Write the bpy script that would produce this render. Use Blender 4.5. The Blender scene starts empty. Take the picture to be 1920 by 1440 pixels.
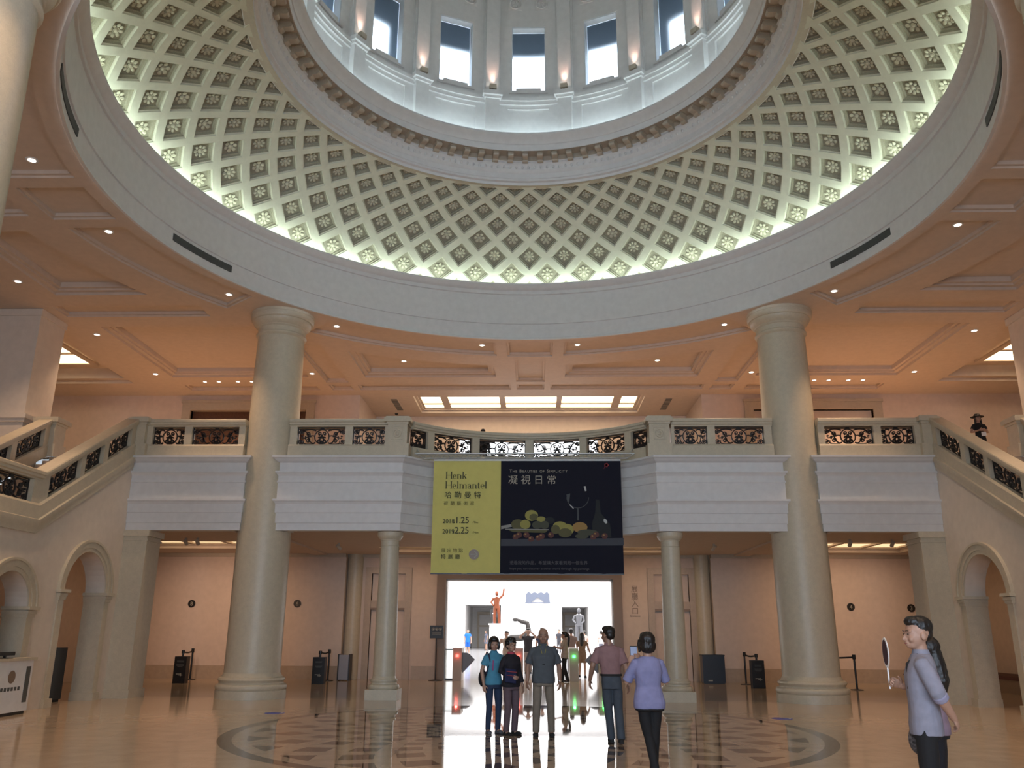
import bpy, math, random
from mathutils import Vector, Matrix
C = bpy.context.scene
COL = C.collection
PI = math.pi
R = math.radians
random.seed(7)

# ------------------------------------------------------------------ camera, world, exposure
cam_d = bpy.data.cameras.new('camera')
cam = bpy.data.objects.new('camera', cam_d)
COL.objects.link(cam)
cam_d.sensor_fit = 'HORIZONTAL'
cam_d.sensor_width = 36.0
cam_d.lens = 36.0 * 1566.02 / 1920.0
cam_d.clip_end = 400
cam_d.clip_start = 0.05
PITCH, YAW, ROLL = R(16.384), R(1.643), R(0.302)
_fw = Vector((0, math.cos(PITCH), math.sin(PITCH)))
_up = Vector((0, -math.sin(PITCH), math.cos(PITCH)))
_rt = Vector((1, 0, 0))
_rt2 = math.cos(ROLL) * _rt + math.sin(ROLL) * _up
_up2 = -math.sin(ROLL) * _rt + math.cos(ROLL) * _up
_zr = Matrix.Rotation(YAW, 3, 'Z')
_m = Matrix((_zr @ _rt2, _zr @ _up2, -(_zr @ _fw))).transposed().to_4x4()
CAM = Vector((0.163, -15.37, 1.66))
_m.translation = CAM
cam.matrix_world = _m
C.camera = cam

w = bpy.data.worlds.new('sky')
C.world = w
w.use_nodes = True
w.node_tree.nodes['Background'].inputs[0].default_value = (0.72, 0.86, 1.0, 1)
w.node_tree.nodes['Background'].inputs[1].default_value = 11.0

vs = C.view_settings
vs.view_transform = 'Standard'
vs.look = 'None'
vs.exposure = 0.0
vs.gamma = 1.0
vs.use_curve_mapping = False
C.cycles.use_denoising = True
C.cycles.max_bounces = 8
C.cycles.diffuse_bounces = 4
C.cycles.glossy_bounces = 3
C.cycles.transmission_bounces = 6
C.cycles.sample_clamp_indirect = 8.0
C.cycles.caustics_reflective = False
C.cycles.caustics_refractive = False
C.cycles.blur_glossy = 0.5

WARM = (1.0, 0.66, 0.42)
COOL = (0.64, 0.80, 1.0)

def area(name, loc, target, sx, sy, power, col, spread=180):
    d = bpy.data.lights.new(name, 'AREA')
    d.shape = 'RECTANGLE'; d.size = sx; d.size_y = sy
    d.energy = power; d.color = col; d.spread = R(spread)
    o = bpy.data.objects.new(name, d); COL.objects.link(o)
    o.location = loc
    v = Vector(target) - Vector(loc)
    o.rotation_euler = v.to_track_quat('-Z', 'Y').to_euler()
    return o

# daylight that comes in through the glazed entrance front behind the viewer
area('entrance_daylight', (0, -21.4, 3.6), (0, 0, 4.4), 13, 5.5, 2050, COOL)
# skylights of the bright hall beyond the gates
area('hall_skylight', (0, 30, 6.9), (0, 30, 0), 15, 22, 5200, (1.0, 0.97, 0.95))
area('hall_skylight', (0, 50, 6.9), (0, 50, 0), 15, 18, 5200, (1.0, 0.97, 0.95))

# ------------------------------------------------------------------ materials
def mat(name, col, rough=0.6, var=0.04, scale=6.0, bump=0.0, metal=0.0, emit=None, estr=0.0, spec=0.5, coat=0.0, speck=0.0):
    m = bpy.data.materials.new(name); m.use_nodes = True
    nt = m.node_tree; b = nt.nodes['Principled BSDF']
    b.inputs['Roughness'].default_value = rough
    b.inputs['Metallic'].default_value = metal
    b.inputs['Specular IOR Level'].default_value = spec
    b.inputs['Coat Weight'].default_value = coat
    tc = nt.nodes.new('ShaderNodeTexCoord')
    nz = nt.nodes.new('ShaderNodeTexNoise'); nz.inputs['Scale'].default_value = scale
    nz.inputs['Detail'].default_value = 4
    nt.links.new(tc.outputs['Object'], nz.inputs['Vector'])
    rp = nt.nodes.new('ShaderNodeValToRGB')
    k0, k1 = 1 - var, 1 + var
    rp.color_ramp.elements[0].position = 0.3; rp.color_ramp.elements[1].position = 0.7
    rp.color_ramp.elements[0].color = (col[0] * k0, col[1] * k0, col[2] * k0, 1)
    rp.color_ramp.elements[1].color = (min(col[0] * k1, 1), min(col[1] * k1, 1), min(col[2] * k1, 1), 1)
    nt.links.new(nz.outputs['Fac'], rp.inputs['Fac'])
    out = rp.outputs['Color']
    if speck:
        n2 = nt.nodes.new('ShaderNodeTexNoise'); n2.inputs['Scale'].default_value = 55
        n2.inputs['Detail'].default_value = 3
        nt.links.new(tc.outputs['Object'], n2.inputs['Vector'])
        mx = nt.nodes.new('ShaderNodeMix'); mx.data_type = 'RGBA'; mx.blend_type = 'MULTIPLY'
        mx.inputs['Factor'].default_value = speck
        nt.links.new(out, mx.inputs['A']); nt.links.new(n2.outputs['Color'], mx.inputs['B'])
        rgb = nt.nodes.new('ShaderNodeRGBToBW'); nt.links.new(n2.outputs['Color'], rgb.inputs[0])
        r2 = nt.nodes.new('ShaderNodeValToRGB')
        r2.color_ramp.elements[0].position = 0.3; r2.color_ramp.elements[0].color = (0.6, 0.6, 0.6, 1)
        r2.color_ramp.elements[1].position = 0.6
        nt.links.new(rgb.outputs[0], r2.inputs[0]); nt.links.new(r2.outputs[0], mx.inputs['B'])
        out = mx.outputs['Result']
    nt.links.new(out, b.inputs['Base Color'])
    if bump:
        bp = nt.nodes.new('ShaderNodeBump'); bp.inputs['Strength'].default_value = bump
        bp.inputs['Distance'].default_value = 0.02
        nt.links.new(nz.outputs['Fac'], bp.inputs['Height']); nt.links.new(bp.outputs[0], b.inputs['Normal'])
    if emit:
        b.inputs['Emission Color'].default_value = (*emit, 1)
        b.inputs['Emission Strength'].default_value = estr
    return m

M = {}
M['plaster'] = mat('cream_plaster', (0.70, 0.62, 0.53), 0.65)
M['wallw'] = mat('peach_wall_plaster', (0.68, 0.55, 0.46), 0.6)
M['ceil'] = mat('ceiling_plaster', (0.64, 0.53, 0.44), 0.7)
M['white'] = mat('white_plaster', (0.72, 0.71, 0.70), 0.6)
M['dome'] = mat('dome_plaster', (0.66, 0.66, 0.55), 0.7)
M['rosette'] = mat('rosette_plaster', (0.66, 0.64, 0.50), 0.7)
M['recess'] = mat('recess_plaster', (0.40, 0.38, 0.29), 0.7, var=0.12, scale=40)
M['stone'] = mat('column_stone', (0.60, 0.53, 0.40), 0.42, var=0.05, scale=9, speck=0.25)
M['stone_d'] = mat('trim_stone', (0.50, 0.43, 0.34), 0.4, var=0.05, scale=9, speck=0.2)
M['tan'] = mat('tan_stone', (0.46, 0.36, 0.27), 0.35, var=0.06, scale=8, speck=0.2)
M['browntrim'] = mat('brown_frame', (0.24, 0.165, 0.11), 0.4)
M['wood'] = mat('dark_wood', (0.10, 0.045, 0.025), 0.4, var=0.2, scale=20)
M['iron'] = mat('black_iron', (0.012, 0.010, 0.010), 0.45)
M['hallceil'] = mat('darkened_hall_ceiling', (0.16, 0.16, 0.18), 0.8)  # dark grey put in to imitate a dim ceiling in the floor reflection
M['black'] = mat('black_satin', (0.012, 0.012, 0.013), 0.4)
M['blackm'] = mat('black_matte', (0.02, 0.02, 0.02), 0.8)
M['greyv'] = mat('vent_grey', (0.10, 0.105, 0.10), 0.6)
M['whitep'] = mat('white_paint', (0.8, 0.8, 0.8), 0.5)
M['chrome'] = mat('chrome', (0.7, 0.7, 0.7), 0.2, metal=1.0)
M['galv'] = mat('grey_truss_metal', (0.45, 0.45, 0.43), 0.35, metal=0.6)
M['frame'] = mat('white_window_frame', (0.78, 0.82, 0.86), 0.5)
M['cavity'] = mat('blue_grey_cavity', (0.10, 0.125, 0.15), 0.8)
M['bulb'] = mat('downlight_glow', (1, 0.9, 0.8), 0.5, emit=(1.0, 0.84, 0.70), estr=9.0)
M['lum'] = mat('luminous_panel', (1, 0.9, 0.75), 0.5, emit=(1.0, 0.80, 0.52), estr=3.6)
M['lum2'] = mat('luminous_panel_dim', (1, 0.85, 0.65), 0.5, emit=(1.0, 0.72, 0.40), estr=1.1)
M['led'] = mat('cove_led', (1, 1, 1), 0.5, emit=(0.84, 1.0, 0.88), estr=10.5)
M['led2'] = mat('drum_cove_led', (1, 1, 1), 0.5, emit=(0.76, 0.94, 1.0), estr=10.0)
M['backglow'] = mat('bright_backing_pane', (1, 1, 1), 0.5, emit=(0.93, 0.96, 1.0), estr=3.0)  # glow added to fill the upper doorway with white
M['red'] = mat('red_led', (1, 0.1, 0.08), 0.5, emit=(1.0, 0.05, 0.04), estr=9)
M['green'] = mat('green_led', (0.1, 1, 0.2), 0.5, emit=(0.05, 1.0, 0.15), estr=7)

def glass_mat(name, col, rough, ior):
    m = bpy.data.materials.new(name); m.use_nodes = True
    nt = m.node_tree; nt.nodes.remove(nt.nodes['Principled BSDF'])
    g = nt.nodes.new('ShaderNodeBsdfRefraction'); g.inputs['Color'].default_value = (*col, 1)
    g.inputs['Roughness'].default_value = rough; g.inputs['IOR'].default_value = ior
    nt.links.new(g.outputs[0], nt.nodes['Material Output'].inputs['Surface'])
    return m
M['frost'] = glass_mat('frosted_glass', (0.9, 0.95, 1.0), 0.5, 1.12)
def clear_mat(name, col, mixf):
    m = bpy.data.materials.new(name); m.use_nodes = True
    nt = m.node_tree; nt.nodes.remove(nt.nodes['Principled BSDF'])
    t = nt.nodes.new('ShaderNodeBsdfTransparent'); t.inputs[0].default_value = (*col, 1)
    g = nt.nodes.new('ShaderNodeBsdfGlossy'); g.inputs['Roughness'].default_value = 0.05
    mx = nt.nodes.new('ShaderNodeMixShader'); mx.inputs[0].default_value = mixf
    nt.links.new(t.outputs[0], mx.inputs[1]); nt.links.new(g.outputs[0], mx.inputs[2])
    nt.links.new(mx.outputs[0], nt.nodes['Material Output'].inputs['Surface'])
    return m
M['clear'] = clear_mat('clear_glass', (0.93, 0.96, 0.95), 0.08)

def floor_material():
    m = bpy.data.materials.new('polished_stone_floor'); m.use_nodes = True
    nt = m.node_tree; L = nt.links.new; N = nt.nodes.new
    b = nt.nodes['Principled BSDF']
    geo = N('ShaderNodeNewGeometry'); sep = N('ShaderNodeSeparateXYZ'); L(geo.outputs['Position'], sep.inputs[0])
    def mth(op, a, bb=None, c=None):
        n = N('ShaderNodeMath'); n.operation = op
        for i, x in enumerate((a, bb, c)):
            if x is None: continue
            if isinstance(x, (int, float)): n.inputs[i].default_value = x
            else: L(x, n.inputs[i])
        return n.outputs[0]
    X, Y = sep.outputs[0], sep.outputs[1]
    r = mth('SQRT', mth('ADD', mth('MULTIPLY', X, X), mth('MULTIPLY', Y, Y)))
    th = mth('ARCTAN2', Y, X)
    # two families of spirals cut the disc into rows of lozenges, 24 to a row
    u = mth('DIVIDE', mth('SUBTRACT', mth('LOGARITHM', mth('MAXIMUM', r, 0.05), math.e), 1.515), 0.148)
    u = mth('ADD', u, mth('MULTIPLY', mth('MULTIPLY', u, u), 0.012))
    v = mth('DIVIDE', mth('ADD', th, R(12.5) + PI), R(7.5))
    p = mth('MULTIPLY', mth('ADD', u, v), 0.5); q = mth('MULTIPLY', mth('SUBTRACT', u, v), 0.5)
    def tri(x): return mth('ABSOLUTE', mth('SUBTRACT', mth('FRACT', mth('ADD', x, 0.5)), 0.5))
    loz = mth('LESS_THAN', mth('MAXIMUM', tri(p), tri(q)), 0.29)
    loz = mth('MULTIPLY', loz, mth('LESS_THAN', r, 4.57))
    loz = mth('MULTIPLY', loz, mth('GREATER_THAN', r, 0.9))
    ring = mth('MULTIPLY', mth('GREATER_THAN', r, 4.80), mth('LESS_THAN', r, 5.02))
    ring2 = mth('MULTIPLY', mth('GREATER_THAN', r, 0.62), mth('LESS_THAN', r, 0.78))
    dark = mth('MAXIMUM', mth('MAXIMUM', loz, ring), ring2)
    nz = N('ShaderNodeTexNoise'); nz.inputs['Scale'].default_value = 3.0; nz.inputs['Detail'].default_value = 6
    L(geo.outputs['Position'], nz.inputs['Vector'])
    n2 = N('ShaderNodeTexNoise'); n2.inputs['Scale'].default_value = 60.0; L(geo.outputs['Position'], n2.inputs['Vector'])
    mixn = mth('ADD', mth('MULTIPLY', nz.outputs['Fac'], 0.6), mth('MULTIPLY', n2.outputs['Fac'], 0.4))
    c1 = N('ShaderNodeValToRGB'); c1.color_ramp.elements[0].position = 0.35; c1.color_ramp.elements[1].position = 0.65
    c1.color_ramp.elements[0].color = (0.44, 0.335, 0.235, 1); c1.color_ramp.elements[1].color = (0.54, 0.42, 0.305, 1)
    c2 = N('ShaderNodeValToRGB'); c2.color_ramp.elements[0].position = 0.35; c2.color_ramp.elements[1].position = 0.65
    c2.color_ramp.elements[0].color = (0.085, 0.058, 0.045, 1); c2.color_ramp.elements[1].color = (0.115, 0.08, 0.062, 1)
    L(mixn, c1.inputs[0]); L(mixn, c2.inputs[0])
    # joints between the large slabs
    def joint(x): return mth('LESS_THAN', mth('ABSOLUTE', mth('SUBTRACT', mth('FRACT', mth('DIVIDE', x, 1.2)), 0.5)), 0.0025)
    jt = mth('MULTIPLY', mth('MAXIMUM', joint(X), joint(Y)), 0.25)
    mx = N('ShaderNodeMix'); mx.data_type = 'RGBA'; L(dark, mx.inputs['Factor']); L(c1.outputs[0], mx.inputs['A']); L(c2.outputs[0], mx.inputs['B'])
    m2 = N('ShaderNodeMix'); m2.data_type = 'RGBA'; L(jt, m2.inputs['Factor']); L(mx.outputs['Result'], m2.inputs['A']); m2.inputs['B'].default_value = (0.1, 0.07, 0.05, 1)
    m3 = N('ShaderNodeMix'); m3.data_type = 'RGBA'; L(mth('GREATER_THAN', Y, 15.3), m3.inputs['Factor']); L(m2.outputs['Result'], m3.inputs['A']); m3.inputs['B'].default_value = (0.50, 0.50, 0.52, 1)
    L(m3.outputs['Result'], b.inputs['Base Color'])
    n3 = N('ShaderNodeTexNoise'); n3.inputs['Scale'].default_value = 0.9; L(geo.outputs['Position'], n3.inputs['Vector'])
    L(mth('ADD', mth('MULTIPLY', n3.outputs['Fac'], 0.03), mth('SUBTRACT', 0.09, mth('MULTIPLY', mth('LESS_THAN', r, 5.02), 0.075))), b.inputs['Roughness'])
    inner = mth('LESS_THAN', r, 5.02)
    L(mth('ADD', mth('MULTIPLY', inner, 0.40), 0.16), b.inputs['Specular IOR Level'])
    bp = N('ShaderNodeBump'); bp.inputs['Strength'].default_value = 0.002; bp.inputs['Distance'].default_value = 0.05
    L(n3.outputs['Fac'], bp.inputs['Height']); L(bp.outputs[0], b.inputs['Normal'])
    return m
M['floor'] = floor_material()

# ------------------------------------------------------------------ helpers
class MB:
    """collects shapes and links them as one mesh object"""
    def __init__(s): s.v = []; s.f = []; s.m = []
    def add(s, vs, fs, mi=0):
        k = len(s.v); s.v.extend([tuple(x) for x in vs])
        for f in fs: s.f.append([i + k for i in f]); s.m.append(mi)
        return s
    def box(s, x0, x1, y0, y1, z0, z1, mi=0):
        v = [(x0, y0, z0), (x1, y0, z0), (x1, y1, z0), (x0, y1, z0), (x0, y0, z1), (x1, y0, z1), (x1, y1, z1), (x0, y1, z1)]
        return s.add(v, [(3, 2, 1, 0), (4, 5, 6, 7), (0, 1, 5, 4), (1, 2, 6, 5), (2, 3, 7, 6), (3, 0, 4, 7)], mi)
    def obox(s, mat4, sx, sy, sz, mi=0):
        t = MB().box(-sx / 2, sx / 2, -sy / 2, sy / 2, -sz / 2, sz / 2)
        return s.add([mat4 @ Vector(p) for p in t.v], t.f, mi)
    def lathe(s, prof, n=48, a0=0.0, a1=2 * PI, c=(0, 0), mi=0, cap=False):
        full = abs(a1 - a0 - 2 * PI) < 1e-6
        k = n if full else n + 1
        vs = []
        for i in range(k):
            a = a0 + (a1 - a0) * i / n
            for r, z in prof: vs.append((c[0] + r * math.sin(a), c[1] + r * math.cos(a), z))
        p = len(prof); fs = []
        for i in range(n):
            j = (i + 1) % k
            for q in range(p - 1): fs.append((i * p + q, i * p + q + 1, j * p + q + 1, j * p + q))
        if cap:
            fs.append([i * p for i in range(k)]); fs.append([i * p + p - 1 for i in range(k)][::-1])
        return s.add(vs, fs, mi)
    def prism(s, poly, z0, z1, mi=0):
        n = len(poly)
        vs = [(x, y, z0) for x, y in poly] + [(x, y, z1) for x, y in poly]
        fs = [list(range(n))[::-1], [n + i for i in range(n)]] + [(i, (i + 1) % n, n + (i + 1) % n, n + i) for i in range(n)]
        return s.add(vs, fs, mi)
    def sweep(s, path, prof, closed=False, mi=0, cap=True):
        """path: (x,y) or (x,y,z) plan points; prof: (d,h), d along the plan normal on the right of travel; mitred"""
        P = [Vector((p[0], p[1])) for p in path]; Z = [p[2] if len(p) > 2 else 0.0 for p in path]
        n = len(P); vs = []
        for i in range(n):
            a = P[(i - 1) % n] if (closed or i > 0) else None
            b = P[(i + 1) % n] if (closed or i < n - 1) else None
            d1 = (P[i] - a).normalized() if a is not None else (b - P[i]).normalized()
            d2 = (b - P[i]).normalized() if b is not None else d1
            n1 = Vector((d1.y, -d1.x)); n2 = Vector((d2.y, -d2.x))
            mm = (n1 + n2); mm = mm / max(mm.length_squared / 2, 0.2)
            for d, h in prof: vs.append((P[i].x + mm.x * d, P[i].y + mm.y * d, Z[i] + h))
        k = len(prof); fs = []
        for i in range(n if closed else n - 1):
            j = (i + 1) % n
            for q in range(k): q2 = (q + 1) % k; fs.append((i * k + q, j * k + q, j * k + q2, i * k + q2))
        if not closed and cap:
            fs.append(list(range(k))); fs.append([(n - 1) * k + q for q in range(k)][::-1])
        return s.add(vs, fs, mi)
    def tube(s, pts, r, n=8, mi=0, cap=True):
        pts = [Vector(p) for p in pts]; rr = r if isinstance(r, (list, tuple)) else [r] * len(pts)
        vs = []; up = Vector((0, 0, 1)); pv = None
        for i, p in enumerate(pts):
            t = (pts[min(i + 1, len(pts) - 1)] - pts[max(i - 1, 0)]).normalized()
            if pv is None: pv = t.cross(up) if abs(t.dot(up)) < 0.95 else t.cross(Vector((1, 0, 0)))
            x = (pv - t * pv.dot(t)).normalized(); pv = x; y = t.cross(x)
            for k in range(n):
                a = 2 * PI * k / n; vs.append(p + x * (rr[i] * math.cos(a)) + y * (rr[i] * math.sin(a)))
        fs = []
        for i in range(len(pts) - 1):
            for k in range(n): k2 = (k + 1) % n; fs.append((i * n + k, i * n + k2, (i + 1) * n + k2, (i + 1) * n + k))
        if cap:
            fs.append(list(range(n))[::-1]); fs.append([(len(pts) - 1) * n + k for k in range(n)])
        return s.add(vs, fs, mi)
    def ball(s, c, rx, ry, rz, n=12, m=8, rot=None, mi=0):
        vs = []; fs = []
        for j in range(m + 1):
            ph = PI * j / m
            for i in range(n):
                a = 2 * PI * i / n
                p = Vector((rx * math.sin(ph) * math.cos(a), ry * math.sin(ph) * math.sin(a), rz * math.cos(ph)))
                if rot is not None: p = rot @ p
                vs.append(p + Vector(c))
        for j in range(m):
            for i in range(n): i2 = (i + 1) % n; fs.append((j * n + i, (j + 1) * n + i, (j + 1) * n + i2, j * n + i2))
        return s.add(vs, fs, mi)
    def mesh(s, name, mats, smooth=None):
        me = bpy.data.meshes.new(name)
        me.from_pydata(s.v, [], s.f)
        for x in (mats if isinstance(mats, (list, tuple)) else [mats]): me.materials.append(x)
        if isinstance(mats, (list, tuple)) and len(mats) > 1: me.polygons.foreach_set('material_index', s.m)
        if smooth is not None:
            me.polygons.foreach_set('use_smooth', [True] * len(me.polygons))
            if smooth < 180: me.set_sharp_from_angle(angle=R(smooth))
        me.update()
        return me
    def build(s, name, mats, parent=None, smooth=None, world=True):
        """world=True: the shapes are given in world coordinates even if there is a parent"""
        if parent is not None and world:
            inv = parent_matrix(parent).inverted(); s.v = [tuple(inv @ Vector(p)) for p in s.v]
        o = bpy.data.objects.new(name, s.mesh(name, mats, smooth)); COL.objects.link(o)
        if parent is not None: o.parent = parent
        return o

def parent_matrix(o):
    m = Matrix.LocRotScale(o.location, o.rotation_euler, o.scale)
    return parent_matrix(o.parent) @ m if o.parent else m
def thing(name, label, cat, loc=(0, 0, 0), rotz=0.0, group=None):
    o = bpy.data.objects.new(name, None); COL.objects.link(o)
    o.empty_display_size = 0.1
    o.location = loc; o.rotation_euler = (0, 0, rotz)
    return tag(o, label, cat, group)
def tag(o, label, cat, group=None):
    o['label'] = label; o['category'] = cat
    if group: o['group'] = group
    return o
def struct(o): o['kind'] = 'structure'; return o
def inst(name, me, parent=None, loc=(0, 0, 0), rot=None, scale=None):
    o = bpy.data.objects.new(name, me); COL.objects.link(o)
    if parent is not None: o.parent = parent
    o.location = loc
    if rot is not None: o.rotation_euler = rot
    if scale is not None: o.scale = (scale,) * 3 if isinstance(scale, (int, float)) else scale
    return o
def dup(root, loc, rotz=0.0, label=None, group=None):
    r = root.copy(); COL.objects.link(r); r.location = loc; r.rotation_euler = (0, 0, rotz)
    if label: r['label'] = label
    if group: r['group'] = group
    for ch in list(root.children):
        c = ch.copy(); COL.objects.link(c); c.parent = r
        for g in ch.children:
            d = g.copy(); COL.objects.link(d); d.parent = c
    return r
def text_mesh(body, size, align='LEFT', depth=0.003, name='lettering', spacing=1.0):
    cu = bpy.data.curves.new('t', 'FONT'); cu.body = body; cu.size = size; cu.align_x = align
    cu.extrude = depth; cu.resolution_u = 3; cu.space_character = spacing
    o = bpy.data.objects.new('t', cu); COL.objects.link(o)
    dg = bpy.context.evaluated_depsgraph_get(); dg.update()
    me = bpy.data.meshes.new_from_object(o.evaluated_get(dg)); me.name = name
    bpy.data.objects.remove(o); bpy.data.curves.remove(cu)
    return me
def text(body, size, mtl, loc, parent, rot=(PI / 2, 0, 0), align='LEFT', name='lettering', spacing=1.0, depth=0.003):
    me = text_mesh(body, size, align, depth, name, spacing); me.materials.clear(); me.materials.append(mtl)
    o = bpy.data.objects.new(name, me); COL.objects.link(o)
    if parent is not None:
        o.parent = parent
        o.matrix_local = parent_matrix(parent).inverted() @ Matrix.LocRotScale(Vector(loc), __import__('mathutils').Euler(rot), None)
    else: o.location = loc; o.rotation_euler = rot
    return o
# ------------------------------------------------------------------ the setting: floors, walls, ceilings
def rect(x0, x1, y0, y1): return [(x0, y0), (x1, y0), (x1, y1), (x0, y1)]
def polar(r, deg): return (r * math.sin(R(deg)), r * math.cos(R(deg)))
def arc(r, d0, d1, n=24): return [polar(r, d0 + (d1 - d0) * i / n) for i in range(n + 1)]
def ccw(p):
    a = sum(p[i][0] * p[(i + 1) % len(p)][1] - p[(i + 1) % len(p)][0] * p[i][1] for i in range(len(p)))
    return p if a > 0 else p[::-1]
def inset(poly, d):
    n = len(poly); out = []
    for i in range(n):
        a, b, c = (Vector(poly[(i + k - 1) % n]) for k in range(3))
        d1 = (b - a).normalized(); d2 = (c - b).normalized()
        n1 = Vector((-d1.y, d1.x)); n2 = Vector((-d2.y, d2.x)); m = n1 + n2
        m = m / max(m.length_squared / 2, 0.25); out.append((b.x + m.x * d, b.y + m.y * d))
    return out
def plate(mb, outer, holes, z):
    cu = bpy.data.curves.new('t', 'CURVE'); cu.dimensions = '2D'; cu.fill_mode = 'BOTH'
    for poly in [outer] + holes:
        sp = cu.splines.new('POLY'); sp.points.add(len(poly) - 1)
        for q, (x, y) in enumerate(poly): sp.points[q].co = (x, y, 0, 1)
        sp.use_cyclic_u = True
    o = bpy.data.objects.new('t', cu); COL.objects.link(o)
    dg = bpy.context.evaluated_depsgraph_get(); dg.update()
    me = bpy.data.meshes.new_from_object(o.evaluated_get(dg))
    mb.add([(v.co.x, v.co.y, z) for v in me.vertices], [list(p.vertices) for p in me.polygons])
    bpy.data.objects.remove(o); bpy.data.curves.remove(cu); bpy.data.meshes.remove(me)
def recess(mb, poly, z, steps, cap=True):
    """rings of (inset, rise) from the hole's edge up to the panel"""
    poly = ccw(poly); n = len(poly); rings = []
    for d, h in steps:
        rings.append([(x, y, z + h) for x, y in (inset(poly, d) if d else poly)])
    vs = [p for r in rings for p in r]; fs = []
    for k in range(len(rings) - 1):
        for i in range(n): j = (i + 1) % n; fs.append((k * n + i, (k + 1) * n + i, (k + 1) * n + j, k * n + j))
    if cap: fs.append([(len(rings) - 1) * n + i for i in range(n)])
    mb.add(vs, fs)
def xwall(mb, y0, y1, x0, x1, z0, z1, holes):
    """a wall slab lying along x, with rectangular openings (x0,x1,z0,z1) cut out"""
    xs = sorted({x0, x1, *[h[0] for h in holes], *[h[1] for h in holes]})
    for a, b in zip(xs, xs[1:]):
        hs = sorted([h for h in holes if h[0] < b - 1e-6 and h[1] > a + 1e-6], key=lambda h: h[2]); z = z0
        for h in hs:
            if h[2] > z + 1e-6: mb.box(a, b, y0, y1, z, h[2])
            z = h[3]
        if z < z1 - 1e-6: mb.box(a, b, y0, y1, z, z1)
CZ = 10.11                       # ceiling of the great hall
BZ = 5.98                        # floor of the upper storey
LZ = 4.2                         # ceiling under the balcony
WY = 14.8                        # back wall
HY = 60.0                        # far end of the bright hall

struct(MB().box(-24, 24, -22.2, HY + 10, -0.3, 0).build('floor', M['floor']))

# flat coffered ceiling round the great ring
STEP = [(0, 0), (0, 0.07), (0.10, 0.07), (0.10, 0.11), (0.17, 0.11), (0.17, 0.22)]
STEP_S = [(0, 0), (0, 0.05), (0.07, 0.05), (0.07, 0.13)]
STEP_B = [(0, 0), (0, 0.08), (0.14, 0.08), (0.14, 0.13), (0.24, 0.13), (0.24, 0.27)]
RR = 8.53
panels = []                      # (polygon, steps)
def sym(poly, steps, fx=True, fy=True):
    sgn = [(1, 1)] + ([(-1, 1)] if fx else []) + ([(1, -1)] if fy else []) + ([(-1, -1)] if fx and fy else [])
    for sx, sy in sgn: panels.append(([(x * sx, y * sy) for x, y in poly], steps))
half = math.degrees(math.asin(0.72 / 8.9))
def edge_pt(r, x): return (x, math.sqrt(r * r - x * x))
sym([edge_pt(8.88, -0.72), edge_pt(8.88, 0), edge_pt(8.88, 0.72), edge_pt(10.26, 0.72), edge_pt(10.26, 0), edge_pt(10.26, -0.72)], STEP_S, fx=False)
sym([(y, x) for x, y in [edge_pt(8.88, -0.68), edge_pt(8.88, 0), edge_pt(8.88, 0.68), edge_pt(10.26, 0.68), edge_pt(10.26, 0), edge_pt(10.26, -0.68)]], STEP_S, fy=False)
a0i, a0o = math.degrees(math.asin(1.07 / 8.9)), math.degrees(math.asin(1.07 / 10.2))
sym(arc(8.9, a0i, 39.4) + arc(10.2, 39.9, a0o), STEP_S)
sym(arc(8.9, 55.4, 90 - a0i * 0.98) + arc(10.2, 90 - a0o, 54.6), STEP_S)
# front bays
yA = 12.5
sym([(1.2, math.sqrt(11.2 ** 2 - 1.44))] + arc(11.2, math.degrees(math.asin(1.2 / 11.2)) + 1, 30.2, 16) + [(5.78, 9.62), (5.78, yA), (1.2, yA)], STEP_B)
sym(rect(-0.5, 0.5, 10.66, 13.1), STEP_S, fx=False)
sym(rect(-0.5, 0.5, 13.42, 14.1), STEP_S, fx=False)
sym(rect(0.72, 6.25, 13.42, 14.1), STEP_S)
sym(rect(6.5, 7.3, 9.05, 13.1), STEP_S)
sym(rect(6.5, 7.3, 13.42, 14.1), STEP_S)
sym(rect(7.75, 12.57, 7.33, 12.4), STEP_B)
sym(rect(7.75, 12.57, 13.42, 14.1), STEP_S)
# side bays
sym(arc(11.2, 83.85, 64.06, 16) + [(12.55, 4.9), (12.55, 1.2)], STEP_B)
sym(rect(10.66, 13.1, -0.5, 0.5), STEP_S, fy=False)
sym(rect(9.0, 13.1, 5.68, 6.5), STEP_S)
sym(rect(14.3, 19.2, 7.9, 13.15), [(0, 0), (0, 0.12), (0.25, 0.12), (0.25, 0.5)])
sym(rect(14.3, 19.2, 0.7, 5.2), STEP_B)
mb = MB()
plate(mb, rect(-20, 20, -22, WY), [arc(RR, 0, 360 - 360 / 128, 127)] + [ccw(p) for p, s in panels], CZ)
for p, s in panels: recess(mb, p, CZ, s)
struct(mb.build('ceiling', M['ceil']))
# room behind the upper opening
mb = MB(); lumhole = rect(-4.45, 4.3, 14.95, 17.5)
plate(mb, rect(-6.45, 6.4, WY, 18.2), [lumhole], CZ)
recess(mb, lumhole, CZ, [(0, 0), (0, 0.10), (0.10, 0.10), (0.10, 0.2)], cap=False)
struct(mb.build('ceiling_upper_room', M['ceil']))

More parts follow.
